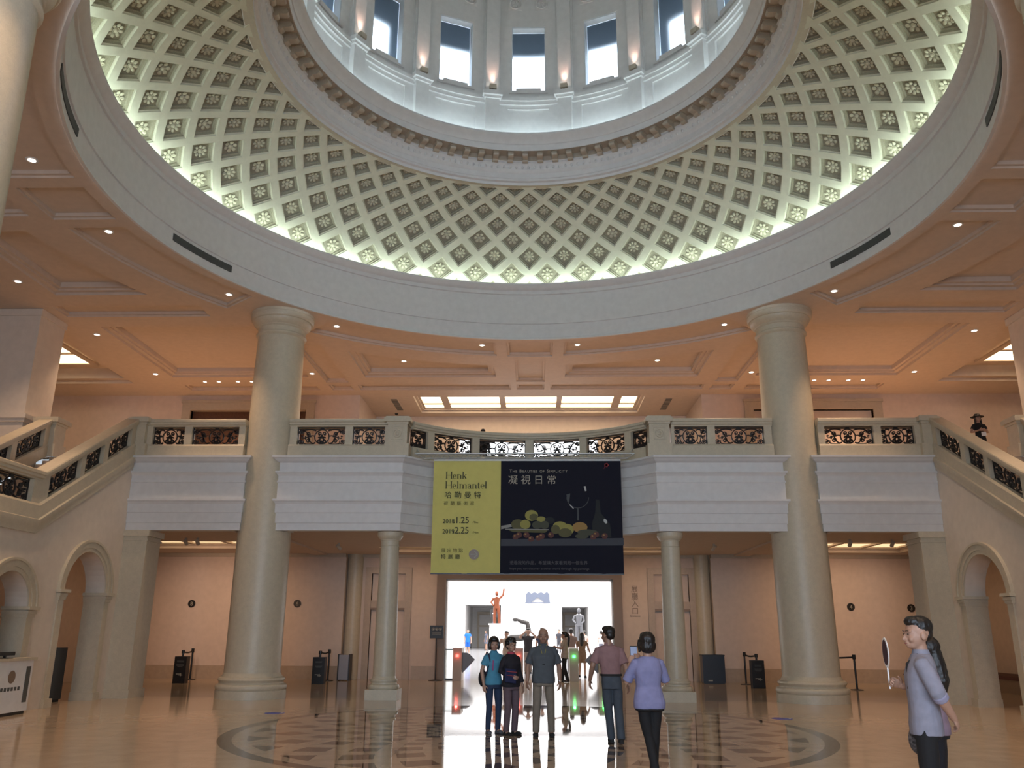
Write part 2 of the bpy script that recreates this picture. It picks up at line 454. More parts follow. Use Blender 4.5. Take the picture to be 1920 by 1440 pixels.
# walls of the upper storey
mb = MB()
xwall(mb, WY, WY + 0.4, -20, 20, BZ, CZ + 0.5, [(-6.42, 6.36, BZ, CZ + 0.5), (-12.8, -8.42, BZ, 9.55), (8.23, 12.62, BZ, 9.52)])
struct(mb.build('wall_back_upper', M['wallw']))
mb = MB().box(-6.6, -6.42, WY + 0.4, 18.2, BZ, CZ + 0.5).box(6.36, 6.55, WY + 0.4, 18.2, BZ, CZ + 0.5)
struct(mb.build('wall_upper_room_sides', M['wallw']))
mb = MB(); xwall(mb, 18.1, 18.5, -9.2, 9.2, BZ, CZ + 0.3, [(-2.95, 2.72, BZ, 9.41)])
mb.box(-6.4, -3.3, 18.02, 18.1, 9.0, 9.06).box(3.05, 6.34, 18.02, 18.1, 9.0, 9.06)
struct(mb.build('wall_upper_room_back', M['wallw']))
# frames and leaves of the two upper side doors
for k, (x0, x1, m1) in enumerate(((-12.8, -8.42, 'wood'), (8.23, 12.62, 'wallw'))):
    d = struct(MB().box(x0, x1, WY + 0.18, WY + 0.3, BZ, 9.52).build('door_%d' % (k + 1), M[m1]))
    f = MB().box(x0 - 0.32, x0, WY - 0.09, WY + 0.18, BZ, 9.82).box(x1, x1 + 0.32, WY - 0.09, WY + 0.18, BZ, 9.82).box(x0, x1, WY - 0.09, WY + 0.18, 9.52, 9.82)
    f.box(x0 - 0.36, x1 + 0.36, WY - 0.13, WY - 0.02, 9.80, 9.9)
    f.build('door_frame', M['stone_d'], d)
    n = 4
    for i in range(n):
        a = x0 + 0.12 + (x1 - x0 - 0.24) * i / n
        MB().box(a + 0.08, a + (x1 - x0 - 0.24) / n - 0.08, WY + 0.14, WY + 0.18, BZ + 0.3, 9.2).build('door_panel', M[m1], d)

# lower back wall with the gallery doorway and two small side doors
DL, DR, DT = -2.98, 2.86, 3.36
mb = MB(); xwall(mb, WY, WY + 0.5, -20, 20, 0, LZ + 0.1, [(DL, DR, 0, DT), (-5.62, -4.42, 0, 3.56), (4.3, 5.52, 0, 3.56)])
mb.box(-20, -6.5, WY - 0.35, WY, 0.44, LZ).box(6.25, 20, WY - 0.35, WY, 0.44, LZ)
struct(mb.build('wall_back', M['wallw']))
mb = MB().box(-20, -6.5, WY - 0.40, WY, 0, 0.44).box(6.25, 20, WY - 0.40, WY, 0, 0.44)
mb.box(-4.12, DL - 0.32, WY - 0.05, WY, 0, 0.44).box(DR + 0.32, 4.0, WY - 0.05, WY, 0, 0.44)
struct(mb.build('baseboard_back', M['tan']))
mb = MB().box(-20, -6.5, WY - 0.47, WY - 0.35, LZ - 0.12, LZ).box(6.25, 20, WY - 0.47, WY - 0.35, LZ - 0.12, LZ).box(-6.5, 6.25, WY - 0.10, WY, LZ - 0.10, LZ)
struct(mb.build('trim_1', M['stone_d']))
# surround of the big doorway
d = struct(MB().box(DL - 0.32, DL, WY - 0.10, WY + 0.5, 0, DT + 0.24).box(DR, DR + 0.32, WY - 0.10, WY + 0.5, 0, DT + 0.24).box(DL, DR, WY - 0.10, WY + 0.5, DT, DT + 0.24).build('door_3', M['browntrim']))
MB().box(DL, DL + 0.035, WY + 0.05, WY + 0.45, 0, DT - 0.02).box(DR - 0.035, DR, WY + 0.05, WY + 0.45, 0, DT - 0.02).box(DL, DR, WY + 0.05, WY + 0.45, DT - 0.05, DT).build('door_liner', M['whitep'], d)
# the narrow side doors with their transom panels, and the half pilasters beside them
for k, (x0, x1) in enumerate(((-5.62, -4.42), (4.3, 5.52))):
    d = struct(MB().box(x0, x1, WY + 0.12, WY + 0.2, 0, 2.34).build('door_%d' % (k + 4), M['wallw']))
    MB().box(x0 - 0.22, x0, WY - 0.06, WY + 0.3, 0, 3.76).box(x1, x1 + 0.22, WY - 0.06, WY + 0.3, 0, 3.76).box(x0, x1, WY - 0.06, WY + 0.3, 3.54, 3.76).box(x0, x1, WY, WY + 0.3, 2.34, 2.62).build('door_frame', M['tan'], d)
    MB().box(x0, x1, WY + 0.14, WY + 0.22, 2.62, 3.54).build('transom_panel', M['wallw'], d)
    MB().box(x0, x1, WY - 0.02, WY + 0.02, 2.30, 2.37).build('door_closer', M['browntrim'], d)
    s = -1 if k == 0 else 1
    xp = -6.22 if k == 0 else 5.98
    MB().lathe([(0.27, 0), (0.27, LZ)], 20, c=(xp, WY)).box(xp - 0.27, xp + 0.27, WY - 0.02, WY + 0.05, 0, LZ).build('trim_%d' % (k + 2), M['stone'], None, 40)['kind'] = 'structure'

# slab of the upper floor and balcony (its underside is the lower ceiling), front edge drawn back in a curve at the middle
BC = (0.0, 3.74); BR = 4.03
def curve_pts(rad, x_end, n=28):
    a1 = math.asin(x_end / rad)
    return [(BC[0] + rad * math.sin(-a1 + 2 * a1 * i / n), BC[1] + rad * math.cos(-a1 + 2 * a1 * i / n)) for i in range(n + 1)]
FY = 6.05
front = [(-10.5, FY), (-3.3, FY)] + curve_pts(BR, 3.3)[1:-1] + [(3.3, FY), (10.5, FY)]
mb = MB()
lum_lo = [rect(-12.6, -8.5, 10.3, 12.55), rect(-4.9, 4.8, 11.9, 13.65), rect(8.6, 12.4, 10.2, 13.5)]
slab_outline = front + [(20, FY + 0.4), (20, WY), (-20, WY), (-20, FY + 0.4)]
plate(mb, [(x, y + (0.25 if y < 7 else 0.2)) for x, y in front] + [(20, FY + 0.25), (20, WY), (-20, WY), (-20, FY + 0.25)], lum_lo, LZ)
for q in lum_lo: recess(mb, q, LZ, [(0, 0), (0, 0.10), (0.08, 0.10), (0.08, 0.2)], cap=False)
for x in (-7.4, 7.3): mb.box(x - 0.25, x + 0.25, FY + 0.3, WY, LZ - 0.06, LZ + 0.05)
struct(mb.build('ceiling_lower', M['ceil']))
mb = MB(); plate(mb, [(x, y + 0.2) for x, y in front] + [(20, FY + 0.2), (20, 18.2), (-20, 18.2), (-20, FY + 0.2)], [], BZ - 0.02)
mb.box(-20, -13.15, -10, FY + 0.2, BZ - 0.3, BZ - 0.02).box(13.15, 20, -10, FY + 0.2, BZ - 0.3, BZ - 0.02)
mb.box(-20, 20, WY, 18.2, LZ + 0.05, LZ + 0.15)
struct(mb.build('floor_upper', M['tan']))
# moulded front of the balcony
FP = [(0, 4.07), (0, 4.25), (0.022, 4.26), (0.022, 4.51), (0.045, 4.52), (0.045, 4.74), (0.075, 4.79), (0.11, 4.82), (0.11, 4.87), (0.03, 4.88), (0.03, 5.29),
      (0.05, 5.30), (0.05, 5.345), (0.03, 5.35), (0.03, 5.47), (0.07, 5.53), (0.10, 5.55), (0.10, 5.595), (0.02, 5.605), (0.02, 5.82), (0.09, 5.86), (0.15, 5.92), (0.19, 5.94), (0.19, 5.99), (-0.3, 5.99), (-0.3, 4.07)]
mb = MB()
for pth in ([(-10.5, FY), (-7.43, FY), (-7.43, FY + 0.6)], [(-6.5, FY + 0.6), (-6.5, FY)] + front[1:-1] + [(6.52, FY), (6.52, FY + 0.6)], [(7.42, FY + 0.6), (7.42, FY), (10.5, FY)]): mb.sweep(pth, FP)
mb.box(-7.6, -6.3, FY + 0.12, FY + 0.4, 4.07, 5.99).box(6.3, 7.6, FY + 0.12, FY + 0.4, 4.07, 5.99)
struct(mb.build('trim_balcony_front', M['white']))

# outer walls closing the building (behind the stairs and behind the viewer)
mb = MB().box(-20.3, -20, -22, WY + 0.4, 0, CZ + 0.6); struct(mb.build('wall_left', M['wallw']))
mb = MB().box(20, 20.3, -22, WY + 0.4, 0, CZ + 0.6); struct(mb.build('wall_right', M['wallw']))
mb = MB().box(-20.3, 20.3, -22.3, -22, 0, CZ + 0.6); struct(mb.build('wall_front', M['wallw']))

# ------------------------------------------------------------------ bright hall seen through the doorway
mb = MB().box(-9.3, -9, WY + 0.5, HY, 0, 7.2).box(9, 9.3, WY + 0.5, HY, 0, 7.2)
for x in (-9.0, 8.6):
    for y in (21, 27, 33, 39, 45, 51, 57): mb.box(x, x + 0.4, y - 0.45, y + 0.45, 0, 7.0)
struct(mb.build('wall_hall_sides', M['whitep']))
mb = MB(); xwall(mb, HY, HY + 0.4, -9.3, 9.3, 0, 7.2, [(-6.0, -2.85, 0, 3.75), (2.45, 4.75, 0, 3.6)])
struct(mb.build('wall_hall_end', M['whitep']))
mb = MB().box(-9.3, 9.3, 18.5, HY + 0.4, 7.0, 7.2).box(-9.3, 9.3, 18.1, 18.5, LZ, BZ); struct(mb.build('ceiling_hall', M['hallceil']))  # unseen; set low and darkened so the floor mirrors less glare
mb = MB()
for x0, x1, zt in ((-6.0, -2.85, 3.75), (2.45, 4.75, 3.6)):
    mb.box(x0 - 0.2, x0, HY + 0.4, HY + 9, 0, zt).box(x1, x1 + 0.2, HY + 0.4, HY + 9, 0, zt).box(x0 - 0.2, x1 + 0.2, HY + 0.4, HY + 9.2, zt, zt + 0.2)
    mb.box(x0 - 0.2, x1 + 0.2, HY + 9, HY + 9.2, 0, zt)
struct(mb.build('wall_hall_passages', M['white']))
wn = struct(MB().box(-4.6, -4.4, 21.4, 21.6, 7.2, 10.4).box(4.4, 4.6, 21.4, 21.6, 7.2, 10.4).box(-4.4, 4.4, 21.4, 21.6, 10.2, 10.4).build('window_17', M['frame']))  # added glowing backdrop behind the upper doorway, framed like a window
MB().add([(-4.4, 21.5, 7.2), (4.4, 21.5, 7.2), (4.4, 21.5, 10.2), (-4.4, 21.5, 10.2)], [(0, 1, 2, 3)]).build('window_pane', M['backglow'], wn)
struct(MB().box(-4.9, -4.6, 18.5, 21.8, 7.2, 10.6).box(4.6, 4.9, 18.5, 21.8, 7.2, 10.6).box(-4.9, 4.9, 18.5, 21.8, 10.4, 10.6).build('wall_upper_bay', M['whitep']))
for k, (x0, x1) in enumerate(((-5.3, -3.75), (3.0, 4.35))):
    d = struct(MB().box(x0, x1, HY + 8.93, HY + 9, 0, 3.0).build('door_%d' % (6 + k), M['white']))
    MB().box(x0 - 0.2, x0, HY + 8.85, HY + 9, 0, 3.3).box(x1, x1 + 0.2, HY + 8.85, HY + 9, 0, 3.3).box(x0, x1, HY + 8.85, HY + 9, 3.05, 3.3).box(x0, x1, HY + 8.86, HY + 9, 1.9, 2.05).build('door_frame', M['stone_d'], d)
# ------------------------------------------------------------------ the great ring, the coffered vault, the drum
# fascia ring: three flat bands, each a little proud of the one below, under a cornice lip
prof = [(8.56, CZ - 0.03), (8.50, CZ - 0.03), (8.50, CZ + 0.02), (8.53, CZ + 0.04), (8.53, 10.58), (8.49, 10.585), (8.49, 11.52), (8.44, 11.53), (8.44, 11.64), (8.40, 11.66), (8.34, 11.70), (8.31, 11.76), (8.29, 11.78), (8.29, 11.83), (8.33, 11.835), (8.40, 11.70), (8.95, 11.70)]
ring = struct(MB().lathe(prof, 144).build('ceiling_ring', M['white'], None, 30))
# cove strip behind the lip
MB().lathe([(8.44, 11.74), (8.54, 11.74), (8.54, 11.76), (8.44, 11.76), (8.44, 11.74)], 96).build('cove_light', M['led'], ring, 30)

A0, A1, AR, AS = R(52), R(7), 5.22, 8.75
DN = 48; DD = 2 * PI / DN
def vr(a): return AS - AR * (math.sin(A0) - math.sin(a))
def vz(a): return 11.85 + AR * (math.cos(a) - math.cos(A0))
_tab = [(0.0, A0 + 0.10)]
while _tab[-1][1] > A1 - 0.02:
    v, a = _tab[-1]; _tab.append((v + AR * 0.004 / (vr(a) * DD / 2 * 1.05), a - 0.004))
def v2a(v):
    v = max(v, 0)
    for i in range(1, len(_tab)):
        if _tab[i][0] >= v:
            (v0, a0), (v1, a1) = _tab[i - 1], _tab[i]; return a0 + (a1 - a0) * (v - v0) / (v1 - v0)
    (v0, a0), (v1, a1) = _tab[-2], _tab[-1]
    return a1 + (a1 - a0) * (v - v1) / (v1 - v0)
def vault(th, v, dep=0.0):
    a = v2a(v); r, z = vr(a) + dep * math.sin(a), vz(a) + dep * math.cos(a)
    return Vector((r * math.sin(th), r * math.cos(th), z))
V0 = 1.58                       # centre of the first whole row of coffers
ROWS = range(-1, 9)
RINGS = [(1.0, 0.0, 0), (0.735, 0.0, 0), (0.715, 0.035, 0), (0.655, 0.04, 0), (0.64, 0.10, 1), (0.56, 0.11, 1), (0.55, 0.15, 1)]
mb = MB(); cells = []
def v_end():
    v = 0.0
    while vr(v2a(v)) > 5.70 and v < 20: v += 0.02
    return v
VE = v_end()
_vault0 = vault
def vault(th, v, dep=0.0): return _vault0(th, min(v, VE), dep if v < VE else 0.0)
for row in ROWS:
    if V0 + row - 1 > VE: continue
    for k in range(DN):
        th0 = (k + (0.5 if row % 2 == 0 else 0.0)) * DD; v0 = V0 + row
        base = len(mb.v); vs = []
        for sc, dep, mi in RINGS:
            for c in range(4):
                for t in (0.0, 0.5):
                    p0 = ((1, 0), (0, 1), (-1, 0), (0, -1))[c]; p1 = ((0, 1), (-1, 0), (0, -1), (1, 0))[c]
                    du, dv = p0[0] + (p1[0] - p0[0]) * t, p0[1] + (p1[1] - p0[1]) * t
                    vs.append(vault(th0 + du * sc * DD / 2, v0 + dv * sc, dep))
        fs0, fs1 = [], []
        for q in range(len(RINGS) - 1):
            for i in range(8):
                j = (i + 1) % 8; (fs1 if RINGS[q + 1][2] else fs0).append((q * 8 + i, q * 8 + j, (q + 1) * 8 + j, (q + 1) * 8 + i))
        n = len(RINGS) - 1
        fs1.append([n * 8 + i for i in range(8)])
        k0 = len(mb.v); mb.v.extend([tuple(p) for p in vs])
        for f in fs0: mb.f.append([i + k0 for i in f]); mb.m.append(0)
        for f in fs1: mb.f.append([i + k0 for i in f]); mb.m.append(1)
        if row >= 0: cells.append((row, th0, v0))
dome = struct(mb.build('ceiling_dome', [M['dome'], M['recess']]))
# flower bosses: one per coffer; those that show largest as parts of their own
def rosette_mesh(kind):
    b = MB(); n = 8 if kind != 2 else 6
    b.ball((0, 0, 0.02), 0.30, 0.30, 0.22, 10, 5)
    b.tube([(0.36 * math.cos(2 * PI * i / 14), 0.36 * math.sin(2 * PI * i / 14), 0.06) for i in range(15)], 0.05, 5, cap=False)
    for i in range(n):
        a = 2 * PI * i / n; m3 = Matrix.Rotation(a, 3, 'Z') @ Matrix.Rotation(R(-14), 3, 'Y')
        c = Vector((math.cos(a) * 0.68, math.sin(a) * 0.68, 0.03))
        b.ball(c, 0.30, 0.235 if n == 8 else 0.31, 0.11 if kind else 0.15, 8, 5, m3)
        if kind == 1:
            b.tube([(math.cos(a) * 0.45, math.sin(a) * 0.45, 0.12), (math.cos(a) * 0.9, math.sin(a) * 0.9, 0.15)], 0.03, 4)
    return b
ros = [rosette_mesh(k).mesh('rosette', M['rosette'], 60) for k in range(3)]
camd = []
for row, th, v in cells:
    p = vault(th, v, 0.12); d = (p - CAM)
    f = d.dot(-Vector(_m.col[2][:3])); x = d.dot(Vector(_m.col[0][:3])) / f; y = d.dot(Vector(_m.col[1][:3])) / f
    inside = abs(x) < 0.64 and y < 0.47 and p.y > -9 and v < VE - 0.3
    camd.append((0 if inside else 1, d.length, row, th, v))
camd.sort()
rest = MB()
for i, (o_, d_, row, th, v) in enumerate(camd):
    a = v2a(v); c = vault(th, v, 0.13); r = vr(a)
    er = Vector((math.sin(th), math.cos(th), 0)); et = Vector((math.cos(th), -math.sin(th), 0))
    nn = (er * -math.sin(a) + Vector((0, 0, -math.cos(a)))).normalized(); es = et.cross(nn) * -1
    s = r * DD / 2 * 0.345
    m4 = Matrix((et * s, es * s, nn * s)).transposed().to_4x4(); m4.translation = c
    kk = (1, 0, 2, 0, 1)[row % 5]
    if i < 100:
        o = bpy.data.objects.new('rosette', ros[kk]); COL.objects.link(o); o.parent = dome; o.matrix_local = m4
    elif v < VE - 0.3:
        me = ros[kk]; rest.add([m4 @ q.co for q in me.vertices], [list(q.vertices) for q in me.polygons])
o = rest.build('rosette', M['rosette'], dome, 60); o['kind'] = 'stuff'

# upper ring: architrave, carved frieze, modillions, corona
prof = [(5.95, 13.73), (5.74, 13.715), (5.70, 13.70), (5.69, 13.78), (5.62, 13.80), (5.62, 13.86), (5.60, 13.87), (5.60, 14.02), (5.585, 14.03), (5.56, 14.06), (5.53, 14.10), (5.53, 14.16), (5.50, 14.22), (5.46, 14.27), (5.46, 14.31), (5.44, 14.32), (5.44, 14.47), (5.11, 14.47), (5.11, 14.44), (5.095, 14.44), (5.095, 14.62), (5.07, 14.63), (5.05, 14.68), (4.98, 14.76), (4.93, 14.80), (4.90, 14.84), (4.90, 14.89), (4.96, 14.895), (4.98, 14.80), (5.6, 14.80)]
corn = struct(MB().lathe(prof, 128).build('ceiling_cornice', M['white'], None, 30))
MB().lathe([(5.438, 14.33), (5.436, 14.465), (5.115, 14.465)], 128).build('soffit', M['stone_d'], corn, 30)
MB().lathe([(5.93, 13.725), (5.745, 13.71), (5.70, 13.695)], 128).build('tan_band', M['stone_d'], corn, 30)
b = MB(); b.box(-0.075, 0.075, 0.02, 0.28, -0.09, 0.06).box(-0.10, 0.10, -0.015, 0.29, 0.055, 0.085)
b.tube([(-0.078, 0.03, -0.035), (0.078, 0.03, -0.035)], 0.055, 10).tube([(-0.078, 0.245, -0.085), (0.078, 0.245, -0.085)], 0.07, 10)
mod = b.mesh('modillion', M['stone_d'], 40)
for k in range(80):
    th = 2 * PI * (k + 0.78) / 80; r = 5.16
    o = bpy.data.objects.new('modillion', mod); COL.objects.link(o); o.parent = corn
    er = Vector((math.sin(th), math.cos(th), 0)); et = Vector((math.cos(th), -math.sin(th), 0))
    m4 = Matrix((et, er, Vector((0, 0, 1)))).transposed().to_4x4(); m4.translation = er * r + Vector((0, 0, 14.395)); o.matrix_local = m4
# egg-and-dart course
b = MB()
for k in range(200):
    th = 2 * PI * k / 200; b.ball((5.525 * math.sin(th), 5.525 * math.cos(th), 14.17), 0.035, 0.035, 0.055, 6, 4)
b.build('egg_moulding', M['white'], corn, 60)
MB().lathe([(5.12, 14.84), (5.24, 14.84), (5.24, 14.87), (5.12, 14.87), (5.12, 14.84)], 64).build('cove_light', M['led2'], corn, 30)

# drum wall: 16 bays, each with a window between pilasters
DB = 16; DA = 2 * PI / DB; RD = 5.46; HW = 0.50 / 5.55
def cyl(mb, r0, r1, t0, t1, z0, z1, n=6):
    vs = []
    for i in range(n + 1):
        t = t0 + (t1 - t0) * i / n
        for r, z in ((r0, z0), (r1, z0), (r1, z1), (r0, z1)): vs.append((r * math.sin(t), r * math.cos(t), z))
    fs = [(i * 4 + q, i * 4 + (q + 1) % 4, (i + 1) * 4 + (q + 1) % 4, (i + 1) * 4 + q) for i in range(n) for q in range(4)]
    return mb.add(vs, fs + [(0, 3, 2, 1), (n * 4, n * 4 + 1, n * 4 + 2, n * 4 + 3)])
mb = MB()
WZ0, WZ1 = 16.62, 18.84
for k in range(DB):
    t = k * DA
    cyl(mb, RD, RD + 0.25, t - DA / 2, t + DA / 2, 14.8, WZ0, 6)
    cyl(mb, RD, RD + 0.25, t - DA / 2, t + DA / 2, WZ1, 22.0, 6)
    cyl(mb, RD, RD + 0.25, t - DA / 2, t - HW, WZ0, WZ1, 3); cyl(mb, RD, RD + 0.25, t + HW, t + DA / 2, WZ0, WZ1, 3)
    # raised frame round the sunk panel of the pedestal zone
    hw = 0.60 / 5.45
    cyl(mb, RD - 0.05, RD, t - DA / 2, t - hw, 14.8, 16.12, 3); cyl(mb, RD - 0.05, RD, t + hw, t + DA / 2, 14.8, 16.12, 3)
    cyl(mb, RD - 0.05, RD, t - hw, t + hw, 15.98, 16.12, 4)
    cyl(mb, RD - 0.10, RD, t - DA / 2, t + DA / 2, 16.10, 16.22, 6); cyl(mb, RD - 0.14, RD, t - DA / 2, t + DA / 2, 16.22, 16.34, 6)
    # medallions above the window
    for s in (-1, 1):
        tm = t + s * 0.073
        er = Vector((math.sin(tm), math.cos(tm), 0)); et = Vector((math.cos(tm), -math.sin(tm), 0))
        m4 = Matrix((et, er, Vector((0, 0, 1)))).transposed().to_4x4(); m4.translation = er * (RD - 0.01) + Vector((0, 0, 19.62))
        q = MB().box(-0.2, 0.2, -0.012, 0.0, -0.2, 0.2); mb.add([m4 @ Vector(p) for p in q.v], q.f)
        q = MB().tube([(0.165 * math.cos(2 * PI * i / 20), -0.03, 0.165 * math.sin(2 * PI * i / 20)) for i in range(21)], 0.022, 6, cap=False)
        for i in range(6): q.ball((0.075 * math.cos(i * PI / 3), -0.03, 0.075 * math.sin(i * PI / 3)), 0.045, 0.02, 0.045, 6, 4)
        mb.add([m4 @ Vector(p) for p in q.v], q.f)
struct(mb.build('wall_drum', M['white'], None, 30))
# shallow dome over the drum (above the picture)
pr = [(RD + 0.2, 22.0)] + [(5.7 * math.cos(R(a)), 22.0 + 3.6 * math.sin(R(a))) for a in range(0, 91, 6)]
struct(MB().lathe(pr, 48).build('ceiling_drum', M['white'], None, 60))
# pilasters stand on pedestals between the windows
ped = MB(); pil = MB()
for k in range(DB):
    t = (k + 0.5) * DA; er = Vector((math.sin(t), math.cos(t), 0)); et = Vector((math.cos(t), -math.sin(t), 0))
    m4 = Matrix((et, er, Vector((0, 0, 1)))).transposed().to_4x4()
    q = MB().box(-0.20, 0.20, 5.24, RD + 0.05, 14.8, 16.18).box(-0.24, 0.24, 5.19, RD + 0.05, 16.18, 16.26).box(-0.28, 0.28, 5.13, RD + 0.05, 16.26, 16.40)
    ped.add([m4 @ Vector(p) for p in q.v], q.f)
    q = MB().box(-0.19, 0.19, 5.31, RD + 0.05, 16.40, 22.0).box(-0.24, 0.24, 5.39, RD + 0.05, 16.40, 22.0)
    pil.add([m4 @ Vector(p) for p in q.v], q.f)
struct(ped.build('trim_pedestals', M['white'])); struct(pil.build('trim_pilasters', M['white']))
# outer shell with its own openings: the sky is seen through frosted panes and this second wall
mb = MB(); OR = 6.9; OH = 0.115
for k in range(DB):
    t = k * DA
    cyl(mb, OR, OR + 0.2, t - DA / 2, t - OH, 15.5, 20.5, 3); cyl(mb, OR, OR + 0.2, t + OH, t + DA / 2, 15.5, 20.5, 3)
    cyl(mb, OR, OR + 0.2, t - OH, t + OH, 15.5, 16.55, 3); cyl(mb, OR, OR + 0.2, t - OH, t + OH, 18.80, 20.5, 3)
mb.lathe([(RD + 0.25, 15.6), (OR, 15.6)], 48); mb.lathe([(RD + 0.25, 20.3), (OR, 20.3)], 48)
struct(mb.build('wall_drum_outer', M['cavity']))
for k in range(DB):
    t = k * DA; er = Vector((math.sin(t), math.cos(t), 0)); et = Vector((math.cos(t), -math.sin(t), 0))
    m4 = Matrix((et, er, Vector((0, 0, 1)))).transposed().to_4x4()
    def put(q, name, mt, par=None):
        return MB().add([m4 @ Vector(p) for p in q.v], q.f).build(name, mt, par)
    y = RD + 0.2
    q = MB().box(-0.52, -0.475, RD - 0.01, y + 0.03, WZ0, WZ1).box(0.475, 0.52, RD - 0.01, y + 0.03, WZ0, WZ1).box(-0.52, 0.52, RD - 0.01, y + 0.03, WZ1 - 0.05, WZ1).box(-0.52, 0.52, RD + 0.02, y + 0.03, WZ0, WZ0 + 0.05)
    wn = struct(put(q, 'window_%d' % (k + 1), M['frame']))
    q = MB().add([(-0.475, y, WZ0 + 0.05), (0.475, y, WZ0 + 0.05), (0.475, y, WZ1 - 0.05), (-0.475, y, WZ1 - 0.05)], [(0, 1, 2, 3)])
    put(q, 'window_pane', M['frost'], wn)
    put(MB().box(-0.36, 0.36, RD - 0.05, RD + 0.02, WZ0 - 0.05, WZ0 + 0.07).box(-0.56, 0.56, RD - 0.07, RD + 0.02, WZ0 - 0.10, WZ0 - 0.05), 'window_sill', M['white'], wn)

# small floodlights on the pedestals, washing the pilasters
for k in range(DB):
    t = (k + 0.5) * DA; er = Vector((math.sin(t), math.cos(t), 0))
    kk = k if k < 8 else k - 16
    where = {0: 'first right of the middle drum window', -1: 'first left of the middle drum window', 1: 'second right of the middle drum window', -2: 'second left of the middle drum window', 2: 'third right of the middle drum window', -3: 'third left of the middle drum window'}.get(kk)
    lab = 'small brown floodlight on the pedestal ' + where if where else 'small brown floodlight on a drum pedestal out of the picture'
    u = thing('floodlight', lab, 'light', (er.x * 5.20, er.y * 5.20, 16.40), -t, 'floodlights round the drum')
    MB().box(-0.10, 0.10, -0.07, 0.06, 0.05, 0.19).build('housing', M['stone_d'], u, world=False)
    MB().box(-0.025, 0.025, -0.02, 0.02, 0.0, 0.06).build('bracket', M['black'], u, world=False)
    MB().box(-0.085, 0.085, -0.05, 0.045, 0.19, 0.195).build('lens', M['bulb'], u, world=False)
    d = bpy.data.lights.new('floodlight_beam', 'SPOT'); d.energy = 45; d.color = (1.0, 0.62, 0.48); d.spot_size = R(46); d.spot_blend = 0.9; d.shadow_soft_size = 0.05
    o = bpy.data.objects.new('floodlight_beam', d); COL.objects.link(o); o.parent = u; o.location = (0, 0.0, 0.22)
    o.rotation_euler = (PI + R(-9), 0, 0)
# ------------------------------------------------------------------ columns
def column(x, y, label, group):
    t = thing('round_column', label, 'column', (x, y, 0), 0, group)
    MB().lathe([(0.86, 0), (0.86, 0.19), (0.85, 0.20), (0.84, 0.20), (0.865, 0.23), (0.87, 0.27), (0.86, 0.31), (0.83, 0.335), (0.79, 0.345), (0.775, 0.37), (0.785, 0.40), (0.80, 0.41), (0.815, 0.44), (0.805, 0.475), (0.78, 0.495), (0.75, 0.50), (0.72, 0.54), (0.69, 0.60)], 56).build('column_base', M['stone'], t, 40, world=False)
    MB().lathe([(0.69, 0.60), (0.685, 1.2), (0.682, 3.5), (0.675, 6.0), (0.655, 8.0), (0.63, 9.42)], 56).build('shaft', M['stone'], t, 60, world=False)
    MB().lathe([(0.63, 9.40), (0.66, 9.42), (0.685, 9.455), (0.685, 9.49), (0.66, 9.52), (0.645, 9.525), (0.645, 9.66), (0.665, 9.67), (0.68, 9.69), (0.68, 9.71), (0.72, 9.74), (0.77, 9.79), (0.80, 9.85), (0.805, 9.88), (0.83, 9.885), (0.85, 9.91), (0.86, 9.96), (0.86, 10.03), (0.87, 10.035), (0.87, 10.112)], 56).build('capital', M['stone'], t, 35, world=False)
    return t
CX, CY = 6.95, 6.6
G = 'big columns under the great ring'
column(-CX, CY, 'big cream column carrying the ring, between the left stairs and the banner', G)
column(CX, CY, 'big cream column carrying the ring, between the banner and the right stairs', G)
column(-CX, -CY, 'near big cream column cut by the left picture edge', G)
column(CX, -CY, 'near big cream column cut by the right picture edge', G)
def small_column(x, label):
    t = thing('slender_column', label, 'column', (x, 6.46, 0), 0, 'slender columns under the balcony')
    MB().box(-0.39, 0.39, -0.39, 0.39, 0, 0.24).build('plinth', M['stone'], t, world=False)
    MB().lathe([(0.37, 0.24), (0.385, 0.27), (0.385, 0.31), (0.365, 0.345), (0.32, 0.36), (0.315, 0.40), (0.33, 0.41), (0.34, 0.44), (0.33, 0.47), (0.30, 0.48), (0.28, 0.54)], 40).build('column_base', M['stone'], t, 40, world=False)
    MB().lathe([(0.28, 0.54), (0.275, 1.5), (0.265, 2.4), (0.235, 3.78)], 40).build('shaft', M['stone'], t, 60, world=False)
    MB().lathe([(0.235, 3.70), (0.245, 3.705), (0.235, 3.715), (0.235, 3.84), (0.25, 3.845), (0.255, 3.87), (0.27, 3.88), (0.31, 3.93), (0.325, 3.96), (0.33, 3.97), (0.33, 4.06)], 40).build('capital', M['stone'], t, 35, world=False)
small_column(-3.6, 'slender cream column on a square plinth left of the gallery doorway')
small_column(3.62, 'slender cream column on a square plinth right of the gallery doorway')

# square piers standing on the upper floor
def pier(s, label):
    t = thing('square_pier', label, 'pier', (s * 14.05, 6.45, BZ), 0, 'square piers upstairs')
    MB().box(-0.6, 0.6, -0.6, 0.6, 0, CZ - BZ - 0.01).build('pier_shaft', M['plaster'], t, world=False)
    q = MB().box(-0.63, 0.63, -0.63, 0.63, 0.0, 0.9).box(-0.68, 0.68, -0.68, 0.68, 0.9, 1.0).box(-0.72, 0.72, -0.72, 0.72, 1.0, 1.12)
    q.build('pier_base', M['plaster'], t, world=False)
    MB().box(-0.64, 0.64, -0.64, 0.64, CZ - BZ - 0.2, CZ - BZ - 0.01).build('pier_cap', M['plaster'], t, world=False)
pier(-1, 'square cream pier upstairs behind the left stair rail')
pier(1, 'square cream pier upstairs behind the right stair rail')

